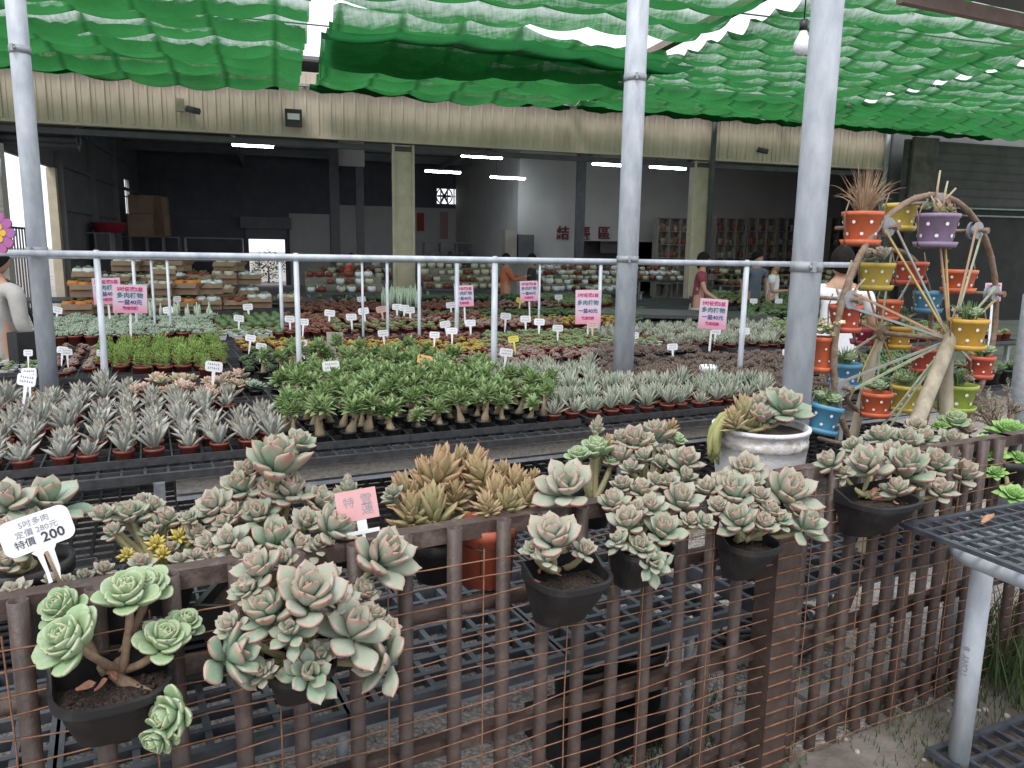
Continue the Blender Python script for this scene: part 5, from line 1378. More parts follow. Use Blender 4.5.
# ---------------------------------------------------------------- black pots piled under the bench
for i, (u, v, hh, r_, lab) in enumerate([(600, 730, .34, .10, 'tall black nursery pot standing under the bench, left of the pair'), (655, 722, .34, .10, 'tall black nursery pot under the bench, right of the pair')]):
    p = PZ(u, v, 0); 
    q = FN.P(1.62 + .24 * i, .38, 0); r = thing('nursery_pot', lab, 'pot', q)
    b = MB(); b.lathe([(.001, 0), (r_ * .8, 0), (r_, hh * .9), (r_ * 1.06, hh * .9), (r_ * 1.08, hh), (r_ * .98, hh), (r_ * .9, .05), (.001, .04)], 28); b.build('outer_pot', M['blackpot'], r)
    b = MB(); b.lathe([(r_ * .9, hh - .02), (r_ * .97, hh + .05), (r_ * 1.03, hh + .05), (r_ * 1.05, hh + .08), (r_ * .97, hh + .08), (r_ * .86, hh - .02)], 28); b.build('inner_pot', M['blackpot'], r)
b = MB(); b.box((0, 0, .06), (.52, .28, .12), 0); tag(b.build('crate_lid', M['black_plastic'], loc=FN.P(1.74, .40, .0 + .0), rot=(0, 0, RZ)), 'low black crate between the two tall nursery pots', 'crate')
# concrete kerb blocks and a lump of old net on the ground
for i in range(7):
    s = 2.15 + i * .20; b = MB(); b.box((0, 0, .05), (.17, .09, .10)); tag(b.build('kerb_block', M['concrete'], loc=FN.P(s, .16, 0), rot=(0, 0, RZ + random.uniform(-.06, .06))), 'pale concrete block on the ground, %s from the square post' % ORD[i], 'concrete block', 'concrete blocks along the fence foot')
g = random.Random(9); b = MB(); o0 = FN.P(2.75, .62, 0)
for k in range(10):
    pts = []; a_ = g.uniform(0, 6); rr = g.uniform(.10, .26)
    for i in range(14):
        an = a_ + i * .5; pts.append(Vector((cos(an) * rr * 1.5, sin(an) * rr * .8, .06 + .012 * k + .03 * sin(an * 2 + k))))
    b.tube(pts, .012, 6)
tag(b.build('hose_coil', M['black_plastic'], loc=o0, rot=(0, 0, RZ)), 'tangled coil of black irrigation hose on the gravel behind the right section', 'hose')
# ---------------------------------------------------------------- wheel planter
WC = PY(922, 337, 3.75); WN = Vector((.527, -.847, 0)).normalized(); WX = Vector((-WN.y, WN.x, 0))   # WX runs to the image right
RW = .675
o0 = Vector((WC.x, WC.y, 0)); W = thing('wheel_planter', 'rusty ferris wheel plant stand with coloured spokes and hanging dotted pots', 'plant stand', o0)
def wp(a, r, n=0): return WC - o0 + WX * (cos(a) * r) + Vector((0, 0, sin(a) * r)) + WN * n
M['rust'] = mat('rusty_rope_iron', (.17, .10, .065), (.26, .20, .15), 30, .85, 0, .6, .35, .65)
M['pole_wood'] = mat('bamboo_pole', (.36, .32, .24), (.20, .17, .12), 9, .7, 0, .3, .4, .7, stretch=(2, 2, .6))
M['sp_y'] = mat('yellow_paint', (.50, .34, .10), (.34, .24, .10), 14, .6, 0, .2)
M['sp_g'] = mat('pale_green_paint', (.34, .40, .27), (.26, .27, .18), 14, .6, 0, .2)
M['sp_o'] = mat('worn_orange_paint', (.42, .24, .14), (.28, .20, .14), 14, .6, 0, .2)
M['sp_b'] = mat('worn_blue_paint', (.24, .32, .34), (.26, .22, .17), 14, .6, 0, .2)
def ring(R_, n, r_, nm):
    b = MB(); m = 72; pts = [wp(2 * PI * i / m, R_, n) for i in range(m + 1)]
    b.tube(pts, [r_ * (1 + .13 * (i % 2)) for i in range(m + 1)], 10, 0, False); b.build(nm, M['rust'], W)
ring(RW, .0, .0135, 'front_ring'); ring(RW * .62, -.20, .012, 'back_ring')
hub = wp(0, 0, .137)
b = MB(); b.tube([wp(0, 0, .19), wp(0, 0, -.30)], .012, 12); b.tube([wp(0, 0, .16), wp(0, 0, .10)], .045, 14); b.tube([wp(0, 0, -.20), wp(0, 0, -.24)], .04, 14); b.build('hub', M['rust'], W)
cols = ['sp_y', 'sp_g', 'sp_y', 'sp_b', 'sp_o', 'sp_b', 'sp_g', 'sp_o', 'sp_y', 'sp_g']
for i in range(10):
    a = 2 * PI * i / 10 + .32
    for da, m in ((-.05, cols[i]), (.05, cols[(i * 3 + 1) % 10])):
        b = MB(); b.bar(hub, wp(a + da, RW - .01, .012), .011, .006, up=WN); b.build('spoke', M[m], W)
    b = MB(); b.bar(wp(0, 0, -.22), wp(a, RW * .62, -.20), .010, .006, up=WN); b.build('spoke', M[cols[(i + 4) % 10]], W)
    # wooden pulley disc on a bolt
    b = MB(); b.tube([wp(a, RW - .035, -.025), wp(a, RW - .035, -.014), wp(a, RW - .035, -.012), wp(a, RW - .035, .004), wp(a, RW - .035, .006), wp(a, RW - .035, .018)], [.043, .043, .03, .03, .043, .043], 18, smooth=False); b.build('pulley', M['galv_dull'], W)
    b = MB(); b.tube([wp(a, RW - .035, -.26), wp(a, RW - .035, .055)], .009, 8); b.tube([wp(a, RW - .035, .04), wp(a, RW - .035, .062)], .017, 6, smooth=False); b.build('axle_bolt', M['rust'], W)
for sx, nm in ((-1, .16), (1, -.0)):
    e = Vector((PZ(905 if sx < 0 else 992, 452, .95).x, 0, 0))
    foot = wp(0, 0, .14 if sx < 0 else .05) + WX * (-.16 if sx < 0 else .34) + WN * (.12 if sx < 0 else .06); foot.z = .0
    if sx < 0: foot = hub + (PY(915, 425, 3.35) - o0 - hub) * 3.1; foot.z = max(0, foot.z)
    b = MB(); b.tube([hub + Vector((0, 0, .03)) + WN * (.01 if sx < 0 else -.03), foot], [.032, .036], 16); b.build('leg', M['pole_wood'], W)
b = MB(); c = wp(0, 0, -.22); b.tube([c, Vector((c.x - .1, c.y + .25, 0))], .025, 12); b.build('leg', M['pole_wood'], W)
b = MB(); b.bar(wp(PI * 1.42, RW * .99, 0), wp(PI * 1.58, RW * .99, 0), .02, .02); b.build('tie_bar', M['rust'], W)

# dotted pots
PC = {'orange': (.55, .125, .05), 'red': (.46, .09, .05), 'yellow': (.52, .40, .08), 'amber': (.52, .31, .05), 'purple': (.25, .18, .28), 'blue': (.09, .28, .42), 'green': (.32, .40, .07), 'darkred': (.28, .03, .05)}
for k, c in PC.items(): M['p_' + k] = mat('enamel_' + k, c, tuple(x * .62 + .03 for x in c), 14, .5, 0, .1, .5, .72)
def dotted_pot(par, r_, h, col, squash=1.0):
    prof = [(.001, -h), (r_ * .70, -h), (r_ * .76, -h + .012), (r_ * .97, -.02), (r_ * 1.03, -.018), (r_ * 1.05, 0), (r_ * .95, .002), (r_ * .93, -.02)]
    b = MB(); b.lathe(prof, 28)
    for rw, (zz, off) in enumerate(((-.34, 0), (-.72, .5))):
        z = zz * h; f = (z + h) / h; R_ = r_ * (.76 + (.97 - .76) * (f * h - .012) / (h - .032)) + .0035
        for i in range(7):
            a = 2 * PI * (i + off) / 7; nrm = Vector((cos(a), sin(a), -.21 * r_ / h)).normalized(); t1 = Vector((-sin(a), cos(a), 0)); t2 = nrm.cross(t1)
            c = Vector((cos(a) * R_, sin(a) * R_, z)) + nrm * .0012; vs = [c] + [c - nrm * .0014 * 0 + (t1 * cos(j * PI / 5) + t2 * sin(j * PI / 5)) * r_ * .09 for j in range(10)]
            b.add(vs, [(0, 1 + j, 1 + (j + 1) % 10) for j in range(10)], 1)
    b.build('pot', [M['p_' + col], M['white']], par)
    b = MB(); b.lathe([(r_ * .935, -.018), (.001, -.008)], 20); b.build('soil', M['soil'], par)
    # drip saucer
    b = MB(); b.lathe([(.001, -h - .012), (r_ * .95, -h - .012), (r_ * 1.04, -h + .012), (r_ * 1.0, -h + .012), (r_ * .9, -h - .003), (.001, -h - .003)], 24); b.build('saucer', M['p_' + col], par)
def grass_tuft(T, g, n, L_, m, droop=.5, wd=.0022):
    b = MB()
    for _ in range(n):
        a = g.uniform(0, 6.28); l = L_ * g.uniform(.5, 1.1); sp_ = g.uniform(.1, 1.0); r0 = g.uniform(0, .03); pts = []
        for i in range(6):
            f = i / 5; pts.append(Vector((cos(a) * (r0 + l * sp_ * .7 * f), sin(a) * (r0 + l * sp_ * .7 * f), l * (f - droop * sp_ * f * f * 1.2))))
        b.tube(pts, [wd, wd * .9, wd * .8, wd * .6, wd * .4, wd * .15], 4, 0, False)
    b.build('foliage', m, T)
M['drygrass'] = mat('dry_straw', (.40, .27, .17), (.30, .20, .13), 30, .8)
M['pinkstem'] = mat('pink_succulent_stem', (.42, .26, .20), (.32, .36, .20), 20, .6)
M['creamflower'] = mat('cream_petal', (.62, .56, .36), (.52, .50, .30), 30, .6)
def fol_none(T, g, r_): pass
def fol_grass(T, g, r_): grass_tuft(T, g, 150, .23, M['drygrass'])
def fol_ros(keys, n=4, s=.045):
    def f(T, g, r_):
        for i in range(n):
            a = i * 6.28 / n + g.random(); k = s * g.uniform(.7, 1.15); rr = r_ * (.55 if n > 1 else 0)
            o = place('rosette', g.choice(HP[g.choice(keys)]), T, (cos(a) * rr, sin(a) * rr, .02 + k * .4), (sin(a) * -.3 * (1 if n > 1 else 0), cos(a) * .3 * (1 if n > 1 else 0), a), k)
    return f
def fol_sticks(T, g, r_):
    b = MB()
    for (dx, h, m) in ((-.035, .10, 0), (.0, .20, 0), (.03, .08, 0), (.05, .12, 0), (.015, .15, 0), (-.01, .07, 0)):
        b.tube([(dx * .5, g.uniform(-.02, .02), 0), (dx * .9 + g.uniform(-.01, .01), g.uniform(-.02, .02), h * .6), (dx * 1.4, g.uniform(-.02, .02), h)], [.006, .0055, .004], 7)
    b.build('shoots', M['pinkstem'], T); fol_ros(['copper', 'green'], 4, .035)(T, g, r_)
def fol_flower(T, g, r_):
    b = MB()
    for _ in range(26):
        p_ = Vector((g.gauss(0, .045), g.gauss(-.01, .04), g.uniform(.01, .08)))
        for i in range(5): add_leaf(b, Matrix.Translation(p_) @ Euler((g.uniform(-.4, .4), g.uniform(-.9, .2), i * 1.26)).to_matrix().to_4x4(), .018, .007, .002, 'round', .4, .2, 0, 6)
    b.build('blossoms', M['creamflower'], T); fol_ros(['green'], 4, .035)(T, g, r_)
def fol_bush(T, g, r_): grass_tuft(T, g, 70, .09, LM['small'], .3, .004); fol_ros(['green', 'grey'], 3, .035)(T, g, r_)
POTS = [ # u, v of the rim centre, half width px, height px, depth, colour, foliage, tilt, label
 (863, 212, 19, 30, 3.55, 'orange', fol_grass, 0, 'orange dotted pot with dry straw like grass, top left of the wheel'),
 (901, 204, 16, 24, 3.95, 'yellow', fol_none, 0, 'yellow ribbed pot behind the top of the front ring'),
 (938, 214, 20, 30, 3.70, 'purple', fol_sticks, 0, 'purple dotted pot with upright pink shoots at the top of the wheel'),
 (877, 263, 17, 24, 3.75, 'yellow', fol_ros(['grey'], 3, .055), 0, 'yellow pot with a broad grey succulent under the orange grass pot'),
 (911, 262, 16, 20, 4.1, 'red', fol_none, 0, 'red orange dotted pot inside the back ring, upper'),
 (960, 270, 16, 20, 3.95, 'orange', fol_none, 0, 'orange pot right of the spokes, above the amber pot'),
 (969, 319, 18, 28, 3.6, 'amber', fol_bush, 0, 'amber yellow dotted pot at the right of the wheel'),
 (929, 291, 14, 19, 4.05, 'blue', fol_none, 0, 'blue dotted pot in the middle behind the spokes'),
 (846, 305, 16, 24, 3.5, 'red', fol_sticks, 0, 'red orange pot at the left side of the front ring'),
 (823, 337, 12, 32, 3.45, 'orange', fol_flower, 0, 'tall orange dotted pot with cream blossoms beside the right pole'),
 (866, 328, 14, 14, 4.0, 'darkred', fol_none, 0, 'dark red pot between the rings at the left'),
 (845, 363, 16, 22, 3.7, 'blue', fol_bush, 0, 'blue dotted pot below the dark red one'),
 (826, 405, 17, 26, 3.35, 'blue', fol_bush, .2, 'tilted blue dotted pot lowest at the left beside the white bowl'),
 (877, 392, 15, 22, 3.6, 'orange', fol_ros(['green'], 3, .035), 0, 'orange pot at the bottom left of the wheel'),
 (906, 385, 14, 24, 3.7, 'yellow', fol_bush, 0, 'yellow pot at the bottom between the wheel legs'),
 (957, 384, 19, 24, 3.75, 'green', fol_bush, 0, 'lime green dotted pot at the bottom right of the wheel'),
 (899, 326, 13, 20, 4.0, 'amber', fol_bush, 0, 'amber pot between the rings left of the hub'),
 (981, 356, 13, 20, 3.9, 'red', fol_bush, 0, 'red pot behind the lower right of the front ring'),
 (890, 300, 12, 18, 4.0, 'orange', fol_none, 0, 'orange pot half hidden behind the upper left spokes'),
 (925, 348, 13, 22, 4.1, 'red', fol_none, 0, 'red orange pot behind the hub'),
]
for (u, v, hw, hh, d, col, fo, tilt, lab) in POTS:
    p = PY(u, v, d); dd = proj(p)[2]; r_ = hw * dd / FPX; h = hh * dd / FPX; g = random.Random(u)
    T = thing('dotted_pot', lab, 'flower pot', p, (0, tilt, g.uniform(0, .5)), 'dotted pots hanging on the wheel planter')
    dotted_pot(T, r_, h, col); fo(T, g, r_)
    # iron cradle that carries the pot belongs to it
    b = MB(); b.box((0, 0, -h - .016), (r_ * 1.9, .014, .006)); b.tube([(-r_ * 1.0, 0, -h - .014), (-r_ * 1.12, 0, -.01), (-r_ * .9, 0, .05)], .003, 6); b.tube([(r_ * 1.0, 0, -h - .014), (r_ * 1.12, 0, -.01), (r_ * .9, 0, .05)], .003, 6)
    b.build('cradle', M['rust'], T)

# ---------------------------------------------------------------- footed bowl, grey tag, etc.
p = PZ(708, 377, .87); T = thing('footed_bowl', 'small white footed bowl with a dark green plant on the nearest table', 'flower pot', p)
b = MB(); b.lathe([(.001, 0), (.035, 0), (.03, .02), (.055, .03), (.068, .06), (.064, .085), (.058, .085), (.05, .07), (.001, .065)], 24); b.build('pot', M['white'], T)
grass_tuft(T, random.Random(3), 40, .14, LM['deep'], .3, .006); 
T['label'] = 'small white footed bowl with a dark green plant on the nearest table'

# ---------------------------------------------------------------- price labels
def lab_mesh(scale=1, col='white', lines=2, seed=0):
    g = random.Random(seed); b = MB(); w_, h = .055 * scale, .034 * scale; n = 5; pts = []
    for cx, cy, a0 in ((w_ / 2 - .008, h / 2 - .008, 0), (-w_ / 2 + .008, h / 2 - .008, PI / 2), (-w_ / 2 + .008, -h / 2 + .008, PI), (w_ / 2 - .008, -h / 2 + .008, PI * 1.5)):
        for i in range(n): a = a0 + PI / 2 * i / (n - 1); pts.append((cx + .008 * cos(a), cy + .008 * sin(a)))
    m = len(pts); vs = [(x, -.0006, y + .085 * scale) for x, y in pts] + [(x, .0006, y + .085 * scale) for x, y in pts]
    b.add(vs, [list(range(m))[::-1], list(range(m, 2 * m))] + [(i, (i + 1) % m, m + (i + 1) % m, m + i) for i in range(m)], 0)
    b.add([(-.006, -.0005, .07 * scale), (.006, -.0005, .07 * scale), (.0025, -.0005, 0), (-.0025, -.0005, 0), (-.006, .0005, .07 * scale), (.006, .0005, .07 * scale), (.0025, .0005, 0), (-.0025, .0005, 0)], [(0, 1, 2, 3), (7, 6, 5, 4), (0, 3, 7, 4), (1, 5, 6, 2)], 0)
    for l in range(lines):
        x = -w_ * .34
        while x < w_ * .34:
            q = g.uniform(.0025, .006); z = .085 * scale + h * (.2 - .38 * l) + g.uniform(-.001, .001)
            b.box((x + q / 2, -.0012, z), (q * .8, .0004, .0012)); b.fm[-6:] = [1] * 6
            b.box((x + q / 2, -.0012, z + .002), (.0011, .0004, q)); b.fm[-6:] = [1] * 6
            x += q + .002
    return b.mesh('price_label', [M[col], M['ink']])
M['orangecard'] = mat('orange_card', (.72, .42, .16), (.66, .38, .14), 20, .5)
M['palepink'] = mat('pale_pink_card', (.62, .42, .38), (.56, .38, .35), 20, .5)
M['yellowcard'] = mat('yellow_card', (.72, .62, .15), (.66, .56, .12), 20, .5)
LMESH = {c: [lab_mesh(1, c, 2, s) for s in range(3)] for c in ('white', 'orangecard', 'palepink', 'yellowcard')}
LABS = [(54, 310), (27, 353), (60, 350), (67, 352), (100, 353), (169, 310), (178, 299), (238, 318), (249, 307), (248, 338), (259, 346), (290, 319), (302, 322), (328, 313), (304, 343), (211, 366), (333, 366), (20, 380), (28, 374),
 (363, 299), (352, 317), (366, 311), (384, 309, 'palepink'), (397, 307), (404, 308), (411, 310), (452, 305), (448, 324), (471, 323), (452, 331), (434, 335), (385, 333), (505, 316), (526, 319), (539, 322), (558, 328), (593, 325, 'palepink'), (559, 297),
 (519, 300, 'yellowcard'), (516, 339, 'yellowcard'), (504, 352), (421, 360, 'orangecard'), (632, 335), (674, 347), (754, 301), (778, 301), (715, 331), (744, 331), (789, 352)]
NEARW = [('a', 'near the front of the plant tables'), ]
cnt = {}
for L_ in sorted(LABS, key=lambda q: q[0]):
    u, v = L_[:2]; c = L_[2] if len(L_) > 2 else 'white'; g = random.Random(u * 7 + v)
    # the plate hangs at eye height above its pot: find the depth where the plate (0.17 above the table) is seen at v
    big = (u, v) in ((504, 352), (211, 366), (333, 366), (20, 380), (28, 374), (421, 360))
    hgt = ZT + (.24 if big else .19); p = PZ(u, v, hgt); sc = 1.25 * p.y / 5.0 if p.y > 5 else 1.45
    sc = min(sc, 2.3) * (.8 if not big else 1)
    base = Vector((p.x, p.y, hgt - .085 * sc * 1.25)); 
    me = g.choice(LMESH[c]); o = place('price_label', me, None, base, (g.uniform(-.15, .1), g.uniform(-.18, .18), g.uniform(-.25, .25)), (sc * 1.25,) * 3)
    s, t = TB.st(p); row = 'nearest' if t < 2 else 'second' if t < 4.4 else 'third' if t < 7.1 else 'farthest'
    k = (c, row); cnt[k] = cnt.get(k, 0) + 1
    cn = {'white': 'white', 'palepink': 'pale pink', 'yellowcard': 'yellow', 'orangecard': 'orange'}[c]
    tag(o, '%s plastic price label among the plants of the %s table, %s from the left' % (cn, row, ORD[cnt[k] - 1]), 'price label', 'plastic price labels stuck in the pots')
# grey square card
p = PZ(335, 341, 1.02); b = MB(); b.box((0, 0, 0), (.13, .004, .14)); b.box((0, .001, -.14), (.008, .003, .15))
tag(b.build('grey_card', mat('faded_card', (.36, .33, .33), (.30, .28, .28), 10, .7), loc=p), 'blank faded grey square card among the desert roses and yellow flowers', 'sign')

# big front card
CF = fp(37, 531, .02); T = thing('price_card', 'white hand written card reading 200, stuck behind the fence at the left', 'price card', CF)
va = math.atan2(CF.x, CF.y)
Rc = (Matrix.Rotation(-va, 4, 'Z') @ Matrix.Rotation(rad(-12), 4, 'X') @ Matrix.Rotation(rad(-13), 4, 'Y')).to_4x4()
k = 1.42 / FPX
w_, h = 68 * k, 39 * k; b = MB(); pts = []; rr = 10 * k
for cx, cy, a0 in ((w_ / 2 - rr, h / 2 - rr, 0), (-w_ / 2 + rr, h / 2 - rr, PI / 2), (-w_ / 2 + rr, -h / 2 + rr, PI), (w_ / 2 - rr, -h / 2 + rr, PI * 1.5)):
    for i in range(7): a = a0 + PI / 2 * i / 6; pts.append((cx + rr * cos(a), cy + rr * sin(a)))
m = len(pts); b.add([(x, -.0008, y) for x, y in pts] + [(x, .0008, y) for x, y in pts], [list(range(m))[::-1], list(range(m, 2 * m))] + [(i, (i + 1) % m, m + (i + 1) % m, m + i) for i in range(m)], 0)
def slab(poly):
    n_ = len(poly); b.add([(x * k, -.0007, y * k) for x, y in poly] + [(x * k, .0007, y * k) for x, y in poly], [list(range(n_))[::-1], list(range(n_, 2 * n_))] + [(i, (i + 1) % n_, n_ + (i + 1) % n_, n_ + i) for i in range(n_)], 0)
slab([(-7, -19), (13, -19), (9, -25), (8, -46), (5, -58), (1, -58), (1, -26), (-2, -26), (-3, -58), (-7, -58), (-6, -46), (-8, -26), (-12, -21)])
pl = b.build('card', M['white'], T); pl.matrix_local = Rc
for body, x, y, sz, mm, bold in (('5吋多肉', 0, 11, 8.5, 'inkgrey', 0), ('定價 280元', 0, 1.5, 8.5, 'inkgrey', 0), ('特價', -14, -9, 10, 'ink', .0), ('200', 13, -9, 15, 'ink', .0006)):
    me = textmesh(body, sz * k, .0002, mt=M[mm], name='lettering', bold=bold); o = place('lettering', me, pl); o.location = (x * k, -.0014, y * k); o.rotation_euler = (PI / 2, 0, 0)
b = MB(); b.tube([(1 * k, -.004, -24 * k), (3 * k, -.002, -66 * k)], .0032, 8); st = b.build('stick', M['stem_old'], T); st.matrix_local = Rc
# pink card on its white holder
CP = fp(357, 505, .05); T = thing('price_card', 'pink card on a white holder in the middle of the grey rosettes', 'price card', CP); va = math.atan2(CP.x, CP.y); k = 1.8 / FPX
Rc = (Matrix.Rotation(-va, 4, 'Z') @ Matrix.Rotation(rad(-8), 4, 'X') @ Matrix.Rotation(rad(-8), 4, 'Y'))
b = MB(); b.box((0, 0, 0), (42 * k, .0016, 32 * k)); pl = b.build('card', M['pinkcard'], T); pl.matrix_local = Rc
b = MB(); b.box((2 * k, .001, -21 * k), (10 * k, .0016, 12 * k)); b.box((2 * k, .001, -29 * k), (34 * k, .003, 4 * k)); b.box((2 * k, .001, -38 * k), (3 * k, .0016, 16 * k)); hh_ = b.build('holder', M['white'], T); hh_.matrix_local = Rc
for body, x, y, sz in (('雪', 10, 4, 13), ('蓮', 10, -6, 13), ('特', -8, 3, 12)):
    me = textmesh(body, sz * k, .0002, mt=M['inkgrey'], name='lettering'); o = place('lettering', me, pl); o.location = (x * k, -.0012, y * k); o.rotation_euler = (PI / 2, 0, 0)

# pink price signs in the field
def pinkmat(n):
    m, nt, out = newmat('pink_sign_' + n); p_ = N(nt, 'BsdfPrincipled', Roughness=.6); tc = nt.nodes.new('ShaderNodeTexCoord'); sx = nt.nodes.new('ShaderNodeSeparateXYZ'); nt.links.new(tc.outputs['Generated'], sx.inputs[0])
    r_ = nt.nodes.new('ShaderNodeValToRGB'); nt.links.new(sx.outputs['Z'], r_.inputs[0]); e = r_.color_ramp.elements
    e[0].position = .05; e[0].color = C4((.66, .28, .40)); e[1].position = .95; e[1].color = C4((.68, .46, .56)); x = e.new(.45); x.color = C4((.60, .50, .60))
    nt.links.new(r_.outputs[0], p_.inputs['Base Color']); nt.links.new(p_.outputs[0], out.inputs[0]); return m
PKM = pinkmat('print'); M['teal'] = mat('teal_ink', (.02, .20, .22), (.03, .16, .2), 20, .6); M['magenta'] = mat('magenta_ink', (.50, .03, .16), (.44, .03, .14), 20, .6); M['navyink'] = mat('navy_ink', (.05, .06, .22), (.04, .05, .18), 20, .6)
for (u, v, wp_, hp_, d, lab) in [(130, 299, 31, 28, 7.3, 'pink price sign nearest the cartons, right one of the left pair'), (107, 291, 25, 26, 8.2, 'pink price sign half hidden behind another near the left cartons'), (464, 296, 19, 21, 9.4, 'pink price sign between two uprights left of the middle'),
     (529, 291, 18, 20, 10.2, 'pink price sign below the two people at the pots'), (588, 307, 25, 34, 8.0, 'tall pink price sign just left of the middle pole'), (713, 314, 27, 30, 7.2, 'pink price sign in front of the woman in plaid, reading 40'), (993, 292, 14, 18, 7.5, 'pink price sign behind the right side of the wheel')]:
    p = PY(u, v, d); k = proj(p)[2] / FPX; va = math.atan2(p.x, p.y); T = thing('price_sign', lab, 'price sign', p, (0, random.uniform(-.06, .06), -va), 'pink price signs above the plants')
    w_, h = wp_ * k, hp_ * k; b = MB(); b.box((0, 0, 0), (w_, .006, h)); pl = b.build('board', PKM, T)
    b = MB(); b.box((0, .012, (-h / 2 - (p.z - ZT)) / 2 + .0), (.02, .012, (p.z - ZT) - h * .0 + .0)); b.build('stake', M['white'], T)
    for body, f, sz, mm in (('3吋任選5盆', .34, .165, 'magenta'), ('多肉植物', .12, .21, 'teal'), ('一盆40元', -.12, .19, 'navyink'), ('歡迎選購', -.33, .12, 'magenta')):
        me = textmesh(body, sz * min(w_, h) * 1.02, .0008, mt=M[mm], name='lettering', bold=.0012); o = place('lettering', me, pl); o.location = (0, -.0045, h * f); o.rotation_euler = (PI / 2, 0, 0)

# ---------------------------------------------------------------- cartons and stock on the far tables
g = random.Random(77); ct = 0
rowsC = [ # u0,u1,v (base), depth, box width, height
 (72, 122, 302, 10.4, .42, .17, 3), (150, 205, 300, 10.6, .40, .18, 3), (205, 262, 299, 11.0, .40, .20, 3), (262, 320, 297, 11.6, .42, .20, 1)]
def stockpot(p, kind, label, grp):
    T = place('grafted_cactus', CM[kind], None, p, (0, 0, g.uniform(0, 6)), g.uniform(.9, 1.2)); tag(T, label, 'cactus', grp)
CM = {}
M['pumpkin'] = mat('orange_ceramic', (.72, .25, .06), (.62, .20, .05), 12, .5); M['creamc'] = mat('cream_ceramic', (.62, .56, .46), (.52, .46, .38), 16, .5)
for nm, mm, lf in (('orange', 'pumpkin', 'deep'), ('cream', 'creamc', 'small'), ('white', 'white', 'bluegreen'), ('brown', 'brownpot', 'small')):
    b = MB(); b.lathe([(.001, 0), (.045, 0), (.068, .03), (.070, .06), (.058, .09), (.05, .09), (.05, .08), (.001, .08)], 14); 
    rosette(b, random.Random(3), 12, .05, .5, .15, 'obovate', 5, 75, mi=1, ring=6, C=(0, 0, .10)); CM[nm] = b.mesh('stock_pot', [M[mm], LM[lf]])

blk = 0
for (u0, u1, d0, d1, nl, nc, kinds, where) in [(66, 300, 10.3, 12.3, (3, 2, 2, 3, 2, 2, 1, 1, 1), 9, ('orange', 'orange', 'white', 'cream', 'orange', 'white', 'brown', 'white', 'cream'), 'front'), (80, 262, 11.3, 12.9, (2, 3, 3, 3, 2, 3, 2), 7, ('white', 'cream', 'cream', 'white', 'brown', 'cream', 'white'), 'rear')]:
    for i in range(nc):
        f = (i + .5) / nc; p0_ = PY(u0 + (u1 - u0) * f, 300, d0 + (d1 - d0) * f)
        for l in range(nl[i]):
            bw = .33 + g.uniform(-.06, .06); bh = .14 + g.uniform(-.03, .03); z = ZT + .22 * l + (.0 if where == 'front' else .09)
            lab = 'open cardboard box of the %s row, %s stack from the left, %s in it' % (where, ORD[i], ['lowest', 'second', 'third', 'top'][l])
            P0 = Vector((p0_.x + g.uniform(-.03, .03), p0_.y + .14 * l, z)); carton(P0, g.uniform(-.35, .35) + .2, bw, .32, bh, lab)
            kk = kinds[i] if l < 2 else g.choice(['cream', 'white', 'brown'])
            for q in range(4):
                stockpot(P0 + Vector(((q % 2 - .5) * bw * .5, -.08 + (q // 2) * .16, bh - .05)), kk, '%s pot with a small plant, stack %d boxes, %s row' % (kk, i + 1, where) if False else '%s pot with a little plant in the %s carton stack of the %s row' % (kk, ORD[i], where), '%s pots in carton stack %d of the %s row' % (kk, i + 1, where))
o0 = BD.P(-9, -4, 0)
p = PY(168, 300, 12.3); T = thing('carton_table', 'dark table under the rear row of cartons', 'table', (p.x, p.y, 0), (0, 0, .28))
b = MB(); b.box((0, 0, ZT + .07), (4.4, .9, .04)); b.build('table_top', M['steel_dark'], T)
for x in (-2.1, 0, 2.1):
    for y in (-.4, .4): b = MB(); b.box((x, y, (ZT + .05) / 2), (.05, .05, ZT + .048)); b.build('leg', M['galv_dull'], T)
# extra riser table under the cartons
o0 = TB.P(-3.2, 7.2, 0)

